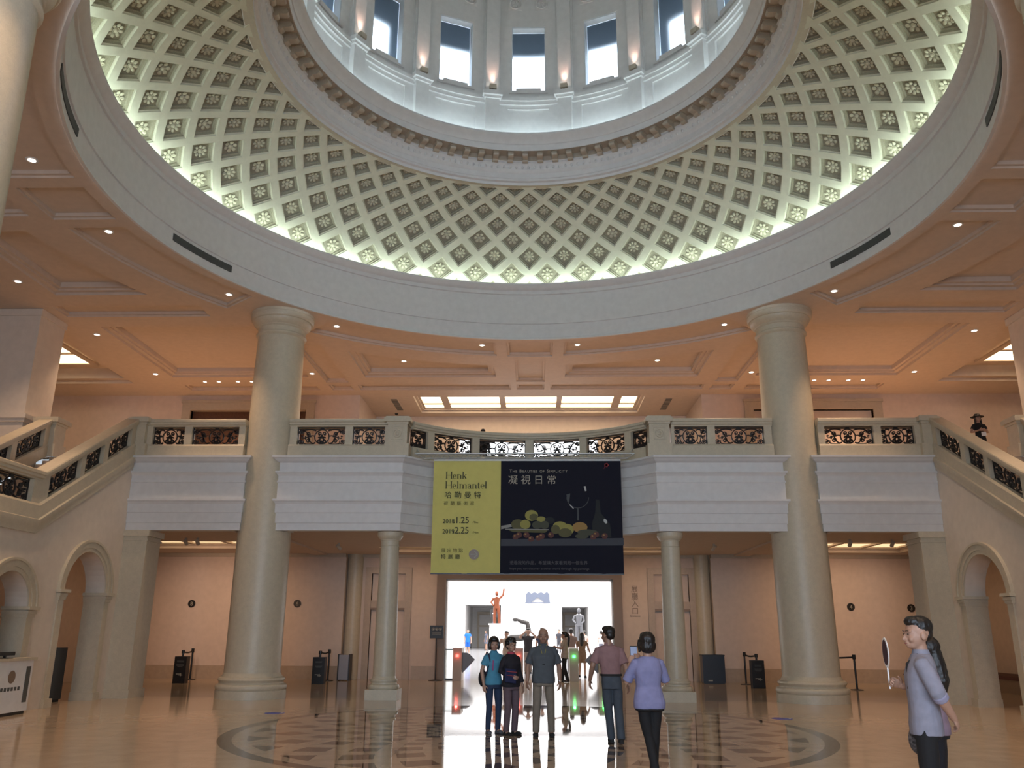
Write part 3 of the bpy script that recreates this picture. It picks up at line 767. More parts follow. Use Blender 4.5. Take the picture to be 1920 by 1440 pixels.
# ------------------------------------------------------------------ wrought iron infill
def spiral(cx, cy, r0, r1, a0, turns, n=26):
    return [(cx + (r0 + (r1 - r0) * i / n) * math.cos(a0 + turns * 2 * PI * i / n), cy + (r0 + (r1 - r0) * i / n) * math.sin(a0 + turns * 2 * PI * i / n)) for i in range(n + 1)]
def bez(p0, p1, p2, p3, n=12):
    return [tuple((1 - t) ** 3 * p0[k] + 3 * (1 - t) ** 2 * t * p1[k] + 3 * (1 - t) * t * t * p2[k] + t ** 3 * p3[k] for k in (0, 1)) for t in [i / n for i in range(n + 1)]]
def strokes(w, h):
    """(points, half width) of the scrollwork in a panel w by h"""
    S = []; bw = 0.010
    S += [([(0, 0.008), (w, 0.008)], 0.010), ([(0, h - 0.008), (w, h - 0.008)], 0.010), ([(0.008, 0), (0.008, h)], 0.010), ([(w - 0.008, 0), (w - 0.008, h)], 0.010)]
    S += [([(0, h * 0.90), (w, h * 0.90)], 0.006)]
    c = w / 2; rr = h * 0.40
    S.append(([(c + rr * math.cos(2 * PI * i / 28), h * 0.47 + rr * math.sin(2 * PI * i / 28)) for i in range(29)], 0.012))
    for s in (-1, 1):
        m = lambda pts: [(c + s * x, y) for x, y in pts]
        # heart of the ring: two C scrolls and a bud
        S.append((m(spiral(h * 0.12, h * 0.66, h * 0.10, h * 0.03, -PI / 2, 1.3)), 0.011))
        S.append((m(spiral(h * 0.13, h * 0.22, h * 0.11, h * 0.03, PI / 2, -1.3)), 0.011))
        S.append((m(bez((0, h * 0.08), (h * 0.22, h * 0.25), (h * 0.05, h * 0.45), (h * 0.02, h * 0.60))), 0.012))
        S.append((m(bez((0, h * 0.40), (h * 0.10, h * 0.44), (h * 0.16, h * 0.50), (h * 0.20, h * 0.40))), 0.016))
        e = w / 2 - rr - 0.02
        if e > h * 0.35:
            x0 = rr + 0.01
            S.append((m(bez((x0, h * 0.10), (x0 + e * 0.5, h * 0.10), (x0 + e * 0.2, h * 0.80), (x0 + e * 0.75, h * 0.80))), 0.012))
            S.append((m(bez((x0, h * 0.52), (x0 + e * 0.35, h * 0.60), (x0 + e * 0.5, h * 0.35), (x0 + e * 0.78, h * 0.40))), 0.011))
        k = min(e, h) if e > 0 else h * 0.3
        ex = w / 2 - h * 0.17
        S.append((m(spiral(ex, h * 0.20, h * 0.16, h * 0.03, PI * 0.9, 1.6)), 0.011))
        S.append((m(spiral(ex, h * 0.72, h * 0.14, h * 0.03, -PI * 0.9, -1.6)), 0.011))
        S.append((m(bez((rr * 0.9, h * 0.16), (rr + 0.02, h * 0.02), (ex - h * 0.2, h * 0.02), (ex - h * 0.14, h * 0.14))), 0.013))
        S.append((m(bez((rr * 0.85, h * 0.80), (rr + 0.03, h * 0.92), (ex - h * 0.2, h * 0.90), (ex - h * 0.12, h * 0.78))), 0.013))
        if e > h * 0.5:
            xm = rr + e * 0.42
            S.append((m(spiral(xm, h * 0.62, h * 0.13, h * 0.03, -PI / 2, -1.4)), 0.012))
            S.append((m(spiral(xm, h * 0.27, h * 0.13, h * 0.03, PI / 2, 1.4)), 0.012))
    return S
def leaves(w, h):
    L = []; c = w / 2; rr = h * 0.40; e = w / 2 - rr
    L.append((c, h * 0.50, h * 0.055, h * 0.10)); L.append((c, h * 0.20, h * 0.06, h * 0.07)); L.append((c, h * 0.93, h * 0.12, h * 0.05))
    for s in (-1, 1):
        L += [(c + s * h * 0.10, h * 0.33, h * 0.05, h * 0.07), (c + s * (rr + 0.03), h * 0.86, h * 0.07, h * 0.045), (c + s * (w / 2 - h * 0.17), h * 0.20, h * 0.05, h * 0.05), (c + s * (w / 2 - h * 0.17), h * 0.72, h * 0.045, h * 0.045)]
        if e > h * 0.35:
            L += [(c + s * (rr + e * 0.3), h * 0.50, h * 0.10, h * 0.05), (c + s * (rr + e * 0.55), h * 0.42, h * 0.05, h * 0.10), (c + s * (rr + e * 0.75), h * 0.50, h * 0.06, h * 0.05)]
    return L
def grille(name, w, h, fn, parent):
    """fn(u, v, d) -> point; flat iron bars about 3 cm deep"""
    mb = MB(); D = 0.016
    for pts, hw in strokes(w, h):
        n = len(pts); vs = []
        hw = hw * 1.15
        for i, (x, y) in enumerate(pts):
            a = pts[max(i - 1, 0)]; b = pts[min(i + 1, n - 1)]; l = math.hypot(b[0] - a[0], b[1] - a[1]) or 1
            nx, ny = -(b[1] - a[1]) / l * hw, (b[0] - a[0]) / l * hw
            cl = lambda q, m_: min(max(q, 0), m_)
            for sx, d in ((1, -D), (1, D), (-1, D), (-1, -D)): vs.append(fn(cl(x + sx * nx, w), cl(y + sx * ny, h), d))
        fs = [(i * 4 + q, i * 4 + (q + 1) % 4, (i + 1) * 4 + (q + 1) % 4, (i + 1) * 4 + q) for i in range(n - 1) for q in range(4)]
        mb.add(vs, fs)
    for x, y, rx, ry in leaves(w, h):
        k = 8; vs = [fn(x + rx * math.cos(2 * PI * i / k), y + ry * math.sin(2 * PI * i / k), -D * 1.3) for i in range(k)] + [fn(x + rx * math.cos(2 * PI * i / k), y + ry * math.sin(2 * PI * i / k), D * 1.3) for i in range(k)]
        mb.add(vs, [list(range(k)), [k + i for i in range(k)][::-1]] + [(i, (i + 1) % k, k + (i + 1) % k, k + i) for i in range(k)])
    return mb.build(name, M['iron'], parent)
RAILP = [(-0.17, 0.83), (-0.13, 0.83), (-0.13, 0.86), (-0.17, 0.88), (-0.17, 0.93), (-0.20, 0.95), (-0.20, 1.01), (-0.18, 1.03), (0.18, 1.03), (0.20, 1.01), (0.20, 0.95), (0.17, 0.93), (0.17, 0.88), (0.13, 0.86), (0.13, 0.83)]
PLP = [(-0.15, 0.0), (-0.15, 0.30), (-0.12, 0.35), (0.12, 0.35), (0.15, 0.30), (0.15, 0.0)]
GV0, GV1 = 0.35, 0.83
def balustrade(label, path_fn, L, posts, grilles, slope=0.0, z0=BZ, n=1, name='balustrade', extra=None, group='stone and iron balustrades', drop=0.0):
    """path_fn(s) -> (x, y), s in metres along; posts (s0,s1), grilles (s0,s1)"""
    x, y = path_fn(L / 2)
    t = thing(name, label, 'balustrade', (x, y, z0), 0, group)
    zz = lambda s: z0 + slope * s
    P = [(*path_fn(L * i / n), zz(L * i / n)) for i in range(n + 1)]
    MB().sweep(P, RAILP).build('handrail', M['stone'], t, 30)
    pl = PLP if not drop else [(-0.15, -drop), (-0.21, -drop), (-0.21, -drop + 0.12), (-0.17, -drop + 0.16), (-0.17, -0.12), (-0.2, -0.08), (-0.2, 0.0)][0:0] + [(-0.16, -drop), (-0.16, 0.30), (-0.12, 0.35), (0.12, 0.35), (0.16, 0.30), (0.16, 0.02), (0.20, 0.0), (0.20, -0.12), (0.17, -0.18), (0.17, -drop)]
    MB().sweep(P, pl).build('plinth', M['stone'], t, 30)
    def pt(s, v, d):
        (ax, ay), (bx, by) = path_fn(max(s - 0.01, 0)), path_fn(min(s + 0.01, L)); l = math.hypot(bx - ax, by - ay)
        nx, ny = (by - ay) / l, -(bx - ax) / l; px, py = path_fn(s)
        return (px + nx * d, py + ny * d, zz(s) + v)
    for a, b in posts:
        q = MB(); k = max(1, int((b - a) / 0.15)); vs = []
        for i in range(k + 1):
            s = a + (b - a) * i / k
            for v, d in ((GV0 - 0.02, -0.12), (GV0 - 0.02, 0.12), (GV1 + 0.02, 0.12), (GV1 + 0.02, -0.12)): vs.append(pt(s, v, d))
        q.add(vs, [(i * 4 + j, i * 4 + (j + 1) % 4, (i + 1) * 4 + (j + 1) % 4, (i + 1) * 4 + j) for i in range(k) for j in range(4)] + [(0, 1, 2, 3), (k * 4 + 3, k * 4 + 2, k * 4 + 1, k * 4)])
        q.build('baluster_post', M['stone'], t)
    for a, b in grilles:
        grille('iron_grille', b - a, GV1 - GV0, lambda u, v, d, a=a: pt(a + u, GV0 + v, d), t)
    return t
def pedestal(x, y, label, w=0.52, z0=BZ, emblem=True):
    t = thing('stone_pedestal', label, 'pedestal', (x, y, z0), 0, 'balustrade pedestals')
    h = w / 2
    MB().box(-h - 0.06, h + 0.06, -h - 0.02, h + 0.02, 0.0, 0.34).build('pedestal_base', M['stone'], t, world=False)
    MB().box(-h, h, -h, h, 0.34, 0.86).build('pedestal_body', M['stone'], t, world=False)
    MB().box(-h - 0.03, h + 0.03, -h - 0.03, h + 0.03, 0.86, 0.92).box(-h - 0.09, h + 0.09, -h - 0.09, h + 0.09, 0.92, 1.03).box(-h - 0.05, h + 0.05, -h - 0.05, h + 0.05, 1.03, 1.07).build('pedestal_cap', M['stone'], t, world=False)
    if emblem:
        q = MB().box(-0.19, 0.19, -h - 0.012, -h, 0.40, 0.42).box(-0.19, 0.19, -h - 0.012, -h, 0.80, 0.82).box(-0.15, -0.135, -h - 0.012, -h, 0.45, 0.77).box(0.135, 0.15, -h - 0.012, -h, 0.45, 0.77).box(-0.15, 0.15, -h - 0.012, -h, 0.45, 0.465).box(-0.15, 0.15, -h - 0.012, -h, 0.755, 0.77)
        q.tube([(0.10 * math.cos(2 * PI * i / 18), -h - 0.01, 0.61 + 0.10 * math.sin(2 * PI * i / 18)) for i in range(19)], 0.014, 5, cap=False)
        q.ball((0, -h - 0.005, 0.61), 0.05, 0.025, 0.055, 8, 5)
        q.build('carved_emblem', M['stone'], t, world=False)
    return t
BY = 6.22
line = lambda x0: (lambda s: (x0 + s, BY))
balustrade('straight balustrade between the left stair head and the big left column', line(-10.2), 2.66, [(0.0, 0.17), (1.03, 1.22), (2.49, 2.66)], [(0.17, 1.03), (1.22, 2.49)])
balustrade('straight balustrade between the big left column and the banner', line(-6.36), 2.63, [(0.02, 0.21), (1.49, 1.69), (2.55, 2.63)], [(0.21, 1.49), (1.69, 2.55)])
balustrade('straight balustrade between the banner and the big right column', line(3.73), 2.63, [(0.0, 0.08), (0.94, 1.14), (2.42, 2.61)], [(0.08, 0.94), (1.14, 2.42)])
balustrade('straight balustrade between the big right column and the right stair head', line(7.54), 2.66, [(0.0, 0.17), (1.44, 1.63), (2.49, 2.66)], [(0.17, 1.44), (1.63, 2.49)])
CR = BR + 0.17
am = math.asin(3.2 / CR)
def cpath(s): return (BC[0] + CR * math.sin(-am + s / CR), BC[1] + CR * math.cos(-am + s / CR))
CL = 2 * am * CR
dg_ = lambda a: (R(a) + am) * CR
balustrade('curved balustrade set back above the banner', cpath, CL, [(dg_(a), dg_(b)) for a, b in ((-42.3, -39.3), (-23, -20), (-1.6, 1.6), (20, 23), (39.3, 42.3))], [(dg_(a), dg_(b)) for a, b in ((-49.2, -42.3), (-39.3, -23), (-20, -1.6), (1.6, 20), (23, 39.3), (42.3, 49.2))], n=32)
pedestal(-3.46, BY, 'carved stone pedestal above the top left corner of the banner')
pedestal(3.40, BY, 'carved stone pedestal above the top right corner of the banner')

# ------------------------------------------------------------------ stairs at both sides
SL = 0.56
for s, side in ((-1, 'left'), (1, 'right')):
    XA = 10.52 * s; XB = 12.85 * s
    newel = pedestal(XA + 0.17 * s * -1, 6.14, 'stone newel at the head of the %s stairs' % side, 0.36, emblem=False)
    # inner rail: down from the balcony, then level along the landing
    y_top, y_bot = 5.95, 2.12; LR = (y_top - y_bot)
    zb = BZ - SL * LR
    if s < 0:
        f = lambda q: (XA, y_bot + q); z_ = zb; g = SL
    else:
        f = lambda q: (XA, y_top - q); z_ = BZ; g = -SL
    fl = (lambda a, b: (a, b)) if s < 0 else (lambda a, b: (LR - b, LR - a))
    gr = [fl(*q) for q in ((0.28, 1.43), (1.60, 2.36), (2.56, 3.62))]
    po = [fl(*q) for q in ((0.0, 0.28), (1.43, 1.60), (2.36, 2.56), (3.62, LR))]
    balustrade('sloping balustrade of the %s stairs, nearer the hall' % side, f, LR, po, gr, slope=g, z0=z_, drop=0.28)
    y_end = -6.0; LL = y_bot - y_end
    if s < 0: f2 = lambda q: (XA, y_end + q)
    else: f2 = lambda q: (XA, y_bot - q)
    fl2 = (lambda a, b: (a, b)) if s < 0 else (lambda a, b: (LL - b, LL - a))
    gl = []; pl_ = [fl2(LL - 0.28, LL)]; q = LL - 0.28
    while q > 1.4:
        gl.append(fl2(q - 1.25, q)); pl_.append(fl2(q - 1.45, q - 1.25)); q -= 1.45
    balustrade('level balustrade of the %s stair landing' % side, f2, LL, pl_, gl, z0=zb, drop=0.28)
    # outer rail
    if s < 0: f3 = lambda q: (XB, y_bot + q)
    else: f3 = lambda q: (XB, y_top - q)
    balustrade('sloping balustrade of the %s stairs, on the far side' % side, f3, LR, po, gr, slope=g, z0=z_)
    pedestal(XB, 6.2, 'stone newel on the far side of the %s stairs' % side, 0.5, emblem=False)
    # flight and landing
    st = thing('staircase', 'stone flight of the %s stairs between its two balustrades' % side, 'stairs', ((XA + XB) / 2, y_bot, 0), 0, 'side stairs')
    q = MB(); nst = 14; x0, x1 = sorted((XA + 0.38 * s, XB - 0.22 * s))
    for i in range(nst):
        ya = y_bot + (FY + 0.2 - y_bot) * i / nst; q.box(x0, x1, ya, ya + (FY + 0.2 - y_bot) / nst, zb - 0.5 + SL * 0 + (BZ - zb) * i / nst, zb + (BZ - zb) * (i + 1) / nst - 0.02)
    q.build('flight', M['tan'], st)
    MB().box(x0, x1, y_end, y_bot, zb - 0.4, zb - 0.02).build('landing', M['tan'], st)
    # wall below with its two arches
    hb = 0.28
    def top(y): return (zb + SL * (y - y_bot) if y > y_bot else zb) - hb
    arches = [(4.5, 0.93, 2.45), (1.60, 0.70, 2.05), (-1.2, 0.70, 2.05), (-4.0, 0.70, 2.05)]
    mb = MB(); x0, x1 = sorted((XA - 0.12 * s, XA + 0.36 * s))
    xin = XA - 0.12 * s
    ycur = -6.0
    def col_strip(ya, yb, za, zb_a, zb_b):
        # a slab piece from z=za(y) to the sloping top
        vs = [(x0, ya, za[0]), (x1, ya, za[0]), (x1, yb, za[1]), (x0, yb, za[1]), (x0, ya, zb_a), (x1, ya, zb_a), (x1, yb, zb_b), (x0, yb, zb_b)]
        mb.add(vs, [(3, 2, 1, 0), (4, 5, 6, 7), (0, 1, 5, 4), (1, 2, 6, 5), (2, 3, 7, 6), (3, 0, 4, 7)])
    def solid(ya, yb):
        ys = [ya] + ([y_bot] if ya < y_bot < yb else []) + [yb]
        for a, b in zip(ys, ys[1:]): col_strip(a, b, (0, 0), top(a + 1e-4), top(b))
    for yc, r, zs in sorted(arches):
        solid(ycur, yc - r)
        n = 20
        for i in range(n):
            ya = yc - r * math.cos(PI * i / n); yb = yc - r * math.cos(PI * (i + 1) / n)
            col_strip(ya, yb, (zs + r * math.sin(PI * i / n), zs + r * math.sin(PI * (i + 1) / n)), top(ya), top(yb))
        ycur = yc + r
    solid(ycur, FY)
    wl = struct(mb.build('wall_stairs_%s' % side, M['plaster']))
    # archivolts, imposts and jamb strips
    for yc, r, zs in arches[:3]:
        q = MB()
        def band(ra, rb, d):
            vs = []; n = 28
            for i in range(n + 1):
                a = PI * i / n
                for rad, dd in ((ra, 0), (ra, d), (rb, d), (rb, 0)): vs.append((xin - s * dd, yc - rad * math.cos(a), zs + rad * math.sin(a)))
            q.add(vs, [(i * 4 + k, i * 4 + (k + 1) % 4, (i + 1) * 4 + (k + 1) % 4, (i + 1) * 4 + k) for i in range(n) for k in range(4)])
        band(r, r + 0.09, 0.03); band(r + 0.09, r + 0.22, 0.05); band(r + 0.22, r + 0.27, 0.08)
        for e in (-1, 1):
            ya, yb = sorted((yc + e * (r - 0.02), yc + e * (r + 0.20)))
            xa, xb = sorted((xin - s * 0.04, x1 if s < 0 else x0)); xa, xb = sorted((xin - s * 0.04, XA + 0.36 * s))
            q.box(xa, xb, ya, yb, 0, zs - 0.20)
            for zz, g in ((zs - 0.20, 0.03), (zs - 0.13, 0.05), (zs - 0.05, 0.09)):
                q.box(min(xa, xb) - g * (s > 0), max(xa, xb) + g * (s < 0), ya - g, yb + g, zz, zz + 0.07)
            q.box(min(xa, xb) - 0.05 * (s > 0), max(xa, xb) + 0.05 * (s < 0), ya - 0.04, yb + 0.04, 0, 0.18)
        q.build('arch_moulding', M['stone'], wl)
    # pier that ends the wall under the balcony
    pr = MB(); xa, xb = sorted((XA - 0.05 * s, XA - 0.72 * s)); pr.box(xa, xb, FY, 6.85, 0, 4.0)
    pr.box(xa - 0.04, xb + 0.04, FY - 0.04, 6.89, 0, 0.2).box(xa - 0.03, xb + 0.03, FY - 0.03, 6.88, 3.80, 3.85).box(xa - 0.06, xb + 0.06, FY - 0.06, 6.93, 3.92, 4.07)
    vs = []; n = 10
    for i in range(n + 1):
        a = PI / 2 * i / n; e = 0.9 * (1 - math.cos(a)); z = 3.2 + 0.87 * math.sin(a)
        vs += [(XA - (0.72 + e * 0.0) * s, 6.5, z), (XA - 0.72 * s, 6.85 + e, z)]
    struct(pr.build('trim_pier_%s' % side, M['stone']))
    # room behind the arches
    rm = MB(); ra, rb = sorted((XA + 0.36 * s, XA + 4.2 * s))
    rm.box(XA + 4.2 * s - 0.1, XA + 4.2 * s + 0.1, -6, WY, 0, LZ if False else 3.9).box(ra, rb, -6.2, -6, 0, 3.2)
    rm.box(ra, rb, -6, 2.0, 3.1, 3.2)
    struct(rm.build('wall_behind_arches_%s' % side, M['wallw']))
    rm = MB()
    for yc in (3.05, 0.2):
        a, b = sorted((XA + 1.6 * s, XA + 2.3 * s)); rm.box(a, b, yc - 0.35, yc + 0.35, 0, 3.1 if yc < 2.2 else 3.6)
    struct(rm.build('trim_inner_piers_%s' % side, M['stone_d']))
# ------------------------------------------------------------------ downlights, luminous panels, vents
dl_trim = MB().lathe([(0.075, 0.0), (0.075, -0.012), (0.11, -0.012), (0.115, -0.004), (0.115, 0.004)], 20).mesh('trim_ring', M['whitep'], 40)
dl_bulb = MB().lathe([(0.0, -0.006), (0.075, -0.006)], 16).mesh('lens', M['bulb'])
def downlight(x, y, z, label, power=0.0, group='ceiling downlights', spot=95, col=WARM, sc=1.0):
    t = thing('downlight', label, 'light', (x, y, z), 0, group)
    t.scale = (sc,) * 3
    inst('trim_ring', dl_trim, t); inst('lens', dl_bulb, t)
    if power:
        d = bpy.data.lights.new('downlight_beam', 'SPOT'); d.energy = power; d.color = col; d.spot_size = R(spot); d.spot_blend = 0.8; d.shadow_soft_size = 0.09
        o = bpy.data.objects.new('downlight_beam', d); COL.objects.link(o); o.parent = t; o.location = (0, 0, -0.03)
    return t
PW = 330
SIDE = {-1: 'left', 1: 'right'}
ring_where = {9.0: 'first %s of the middle of the ring front', 36.5: 'beside the big %s column, on its inner side', 57.0: 'beside the big %s column, on its outer side', 81.0: 'under the %s flank of the ring, farther one', 99.0: 'under the %s flank of the ring, nearer one'}
for a in (9.0, 36.5, 57.0, 81.0, 99.0, 123.0, 143.5, 171.0):
    for s in (-1, 1):
        x, y = polar(9.57, a * s)
        lab = 'small round downlight ' + (ring_where[a] % SIDE[s]) if a in ring_where else 'small round downlight of the ring behind the viewer'
        side_ = 50 < a < 130
        downlight(x, y, CZ + 0.13, lab, PW * (1.9 if side_ else 1.0), spot=62 if side_ else 95)
for s in (-1, 1):
    downlight(2.36 * s, 11.48, CZ + 0.27, 'downlight over the balcony in the coffer %s of the middle strip, inner of its pair' % SIDE[s], PW * 0.5)
    downlight(4.28 * s, 11.48, CZ + 0.27, 'downlight over the balcony in the coffer %s of the middle strip, outer of its pair' % SIDE[s], PW * 0.5)
    downlight(7.53 * s, 12.0, CZ, 'downlight on the beam behind the big %s column' % SIDE[s], PW * 0.5)
    for y, w in ((3.96, 'nearest of three'), (7.96, 'second of three'), (12.0, 'farthest of three')):
        downlight(13.0 * s, y, CZ, 'downlight on the long %s ceiling beam, %s' % (SIDE[s], w), PW * 1.3)
    for x, w in ((9.95, 'first'), (10.45, 'second'), (11.14, 'third'), (11.64, 'fourth')):
        downlight(x * s, 12.97, CZ, 'tiny downlight of the row of four at the %s back wall, %s outward' % (SIDE[s], w), 480, spot=120, sc=0.8)
    for y in (-3.96, -9.0, -14.0): downlight(13.0 * s, y, CZ, 'downlight on a side ceiling beam behind the viewer', PW * 0.8)
    for x in (3.0, 8.5): downlight(x * s, -14.5, CZ, 'downlight near the entrance behind the viewer', PW)
    downlight(7.0 * s, -11.5, CZ, 'downlight near the entrance behind the viewer', PW)

def luminous(label, rects_, z, m, fr, loc):
    t = thing('luminous_ceiling_panel', label, 'light', loc, 0, 'luminous ceiling panels')
    for x0, x1, y0, y1 in rects_: MB().box(x0, x1, y0, y1, z, z + 0.02).build('diffuser', M[m], t)
    x0, x1, y0, y1 = fr; q = MB()
    xs = sorted({r_[0] for r_ in rects_} | {r_[1] for r_ in rects_}); ys = sorted({r_[2] for r_ in rects_} | {r_[3] for r_ in rects_})
    for a, b in zip([x0] + xs[1::2], xs[0::2] + [x1]): q.box(a, b, y0, y1, z - 0.05, z + 0.005)
    for a, b in zip([y0] + ys[1::2], ys[0::2] + [y1]):
        for c, d in zip(xs[0::2], xs[1::2]): q.box(c, d, a, b, z - 0.04, z + 0.004)
    q.build('grid_frame', M['ceil'], t)
    return t
zz = CZ + 0.2
xs_ = [(-4.27, -3.5), (-3.22, -1.22), (-1.0, 1.0), (1.2, 3.2), (3.5, 4.1)]; ys_ = [(15.05, 15.5), (15.65, 16.65), (16.8, 17.32)]
luminous('long glowing ceiling panel of the upper room above the banner', [(a, b, c, d) for a, b in xs_ for c, d in ys_], zz, 'lum', (-4.4, 4.25, 14.98, 17.45), (0, 16, zz))
zz = LZ + 0.18
for k, (lab, x0, x1, y0, y1, nx) in enumerate((('glowing panel of the lower ceiling left of the big left column', -12.6, -8.5, 10.3, 12.55, 3), ('glowing panel of the lower ceiling behind the banner', -4.9, 4.8, 11.9, 13.65, 5), ('glowing panel of the lower ceiling right of the big right column', 8.6, 12.4, 10.2, 13.5, 3))):
    w_ = (x1 - x0 - 0.2) / nx; d_ = (y1 - y0 - 0.2) / 2
    rr = [(x0 + 0.1 + i * w_ + 0.08, x0 + 0.1 + (i + 1) * w_ - 0.08, y0 + 0.1 + j * d_ + 0.06, y0 + 0.1 + (j + 1) * d_ - 0.06) for i in range(nx) for j in range(2)]
    luminous(lab, rr, zz, 'lum2', (x0 + 0.02, x1 - 0.02, y0 + 0.02, y1 - 0.02), ((x0 + x1) / 2, (y0 + y1) / 2, zz))
for s in (-1, 1):
    zz = CZ + 0.44
    q = [(a, b) for a, b in ((15.4, 16.6), (16.75, 17.95))]
    q = [tuple(sorted((a * s, b * s))) for a, b in q]; q.sort()
    luminous('glowing ceiling panel beyond the %s square pier' % SIDE[s], [(a, b, c, d) for a, b in q for c, d in ((10.0, 10.9), (11.05, 12.1))], zz, 'lum', (min(15.2 * s, 18.1 * s), max(15.2 * s, 18.1 * s), 9.85, 12.3), (16.6 * s, 11, zz))
    # air vents in the fascia of the ring
    for (a0, a1, w) in ((62.2, 75.6, 'farther'), (104.4, 117.8, 'nearer')):
        lab = 'long grey air vent in the %s flank of the great ring, %s one' % (SIDE[s], w)
        b0, b1 = sorted((R(a0 * s), R(a1 * s)))
        c = polar(8.52, (a0 + a1) / 2 * s)
        t = thing('air_vent', lab, 'vent', (c[0], c[1], 10.41), 0, 'air vents of the ring')
        cyl(MB(), 8.515, 8.53, b0, b1, 10.32, 10.50, 12).build('vent_frame', M['greyv'], t) if False else None
        q = MB(); cyl(q, 8.522, 8.53, b0, b1, 10.32, 10.50, 12); q.build('vent_back', M['blackm'], t)
        q = MB()
        for i in range(6): cyl(q, 8.508, 8.524, b0, b1, 10.325 + i * 0.03, 10.345 + i * 0.03, 12)
        q.build('slats', M['greyv'], t)
# grilles and a camera in the ceiling of the upper room
for s in (-1, 1):
    t = thing('ceiling_vent', 'slotted vent in the upper room ceiling, %s of its glowing panel' % SIDE[s], 'vent', (5.25 * s, 16.2, CZ), 0, 'ceiling vents')
    MB().box(-0.16, 0.16, -0.9, 0.9, -0.012, 0).build('vent_frame', M['ceil'], t, world=False)
    q = MB()
    for i in range(9): q.box(-0.12, 0.12, -0.85 + i * 0.19, -0.85 + i * 0.19 + 0.13, -0.018, -0.01)
    q.build('slats', M['greyv'], t, world=False)
t = thing('security_camera', 'tiny black dome camera in the upper room ceiling left of its glowing panel', 'camera', (-5.5, 17.6, CZ))
MB().lathe([(0.07, 0), (0.07, -0.02), (0.05, -0.06), (0, -0.075)], 14).build('camera_dome', M['black'], t, 60, world=False)

# wall washers on track under the balcony
def track_spot(x, y, tx, ty, tz, label, power):
    t = thing('track_spotlight', label, 'light', (x, y, LZ), 0, 'track spotlights under the balcony')
    MB().box(-0.03, 0.03, -0.03, 0.03, -0.10, 0).build('bracket', M['stone_d'], t, world=False)
    v = (Vector((tx, ty, tz)) - Vector((x, y, LZ - 0.13))).normalized(); q = v.to_track_quat('-Z', 'Y')
    b = MB().lathe([(0, 0.1), (0.05, 0.1), (0.055, 0.0), (0.055, -0.10), (0.05, -0.10), (0.045, -0.04), (0, -0.04)], 14)
    MB().add([q @ Vector(p) + Vector((0, 0, -0.13)) for p in b.v], b.f).build('lamp_head', M['stone_d'], t, 40, world=False)
    d = bpy.data.lights.new('track_beam', 'SPOT'); d.energy = power; d.color = (1.0, 0.62, 0.40); d.spot_size = R(80); d.spot_blend = 1.0; d.shadow_soft_size = 0.05
    o = bpy.data.objects.new('track_beam', d); COL.objects.link(o); o.parent = t; o.location = Vector((0, 0, -0.13)) + v * 0.12; o.rotation_euler = q.to_euler()
TP = 150
for x, w in ((-11.3, 'farthest left of three left of the big left column'), (-10.1, 'middle of three left of the big left column'), (-9.75, 'nearest the big left column of three')): track_spot(x, 9.2, x - 0.3, 14.3, 1.6, 'small track spotlight under the balcony, ' + w, TP)
for x, w in ((9.2, 'next to the big right column'), (10.4, 'second from the big right column')): track_spot(x, 9.2, x + 0.6, 14.3, 1.6, 'small track spotlight under the balcony, ' + w, TP * 1.2)
for x, w in ((-5.9, 'left'), (5.6, 'right')): track_spot(x, 10.6, x * 0.65, 14.8, 1.4, 'small track spotlight under the balcony, aimed %s of the gallery doorway' % w, TP)
# warm lamps in the rooms behind the stair arches
for s in (-1, 1):
    downlight(13.6 * s, 4.2, 3.85, 'downlight in the room behind the %s stair arches' % SIDE[s], 90, col=(1, 0.5, 0.28), spot=130)
# ------------------------------------------------------------------ the banner and its bar
def pm(name, col, rough=0.7): 
    if name not in M: M[name] = mat(name, col, rough, var=0.03)
    return M[name]
pm('banner_yellow', (0.66, 0.60, 0.17)); pm('banner_navy', (0.008, 0.009, 0.020), 0.95); pm('ink', (0.035, 0.035, 0.02)); pm('pale_ink', (0.42, 0.40, 0.33)); pm('dim_ink', (0.11, 0.11, 0.12)); pm('olive_ink', (0.19, 0.17, 0.05))
bx0, bx1, bxm, bz0, bz1, by = -2.47, 2.37, -0.725, 3.00, 5.87, 6.0
ban = thing('exhibition_banner', 'wide yellow and dark blue exhibition banner hung from the balcony over the doorway', 'banner', ((bx0 + bx1) / 2, by, bz0))
def sheet(x0, x1, nm, m_):
    q = MB(); nx, nz = 40, 14; vs = []
    for j in range(nz + 1):
        for i in range(nx + 1):
            x = x0 + (x1 - x0) * i / nx; z = bz0 + (bz1 - bz0) * j / nz
            vs.append((x, by + 0.012 * math.sin(x * 5.1 + z * 0.3) * (1 - j / nz) + 0.004 * math.sin(x * 13), z))
    fs = [(j * (nx + 1) + i, j * (nx + 1) + i + 1, (j + 1) * (nx + 1) + i + 1, (j + 1) * (nx + 1) + i) for j in range(nz) for i in range(nx)]
    q.add(vs, fs); n0 = len(q.v); q.add([(x, y + 0.006, z) for x, y, z in vs], [f[::-1] for f in fs])
    return q.build(nm, M[m_], ban, 180)
sheet(bx0, bxm, 'yellow_panel', 'banner_yellow'); sheet(bxm, bx1, 'picture_panel', 'banner_navy')
MB().box(bx0, bx1, by - 0.015, by + 0.02, bz1 - 0.01, bz1 + 0.03).build('top_batten', M['galv'], ban)
MB().box(bx0, bx1, by - 0.012, by + 0.018, bz0 - 0.02, bz0 + 0.01).build('bottom_batten', M['black'], ban)
ty = by - 0.025
BW = bx1 - bx0; BH = bz1 - bz0
def bpos(px, py): return (bx0 + (px - 110) / (1790 - 110) * BW * 1.0, ty, bz1 - (py - 60) / (1080 - 60) * BH)   # from a 1920 x 1152 view of the banner
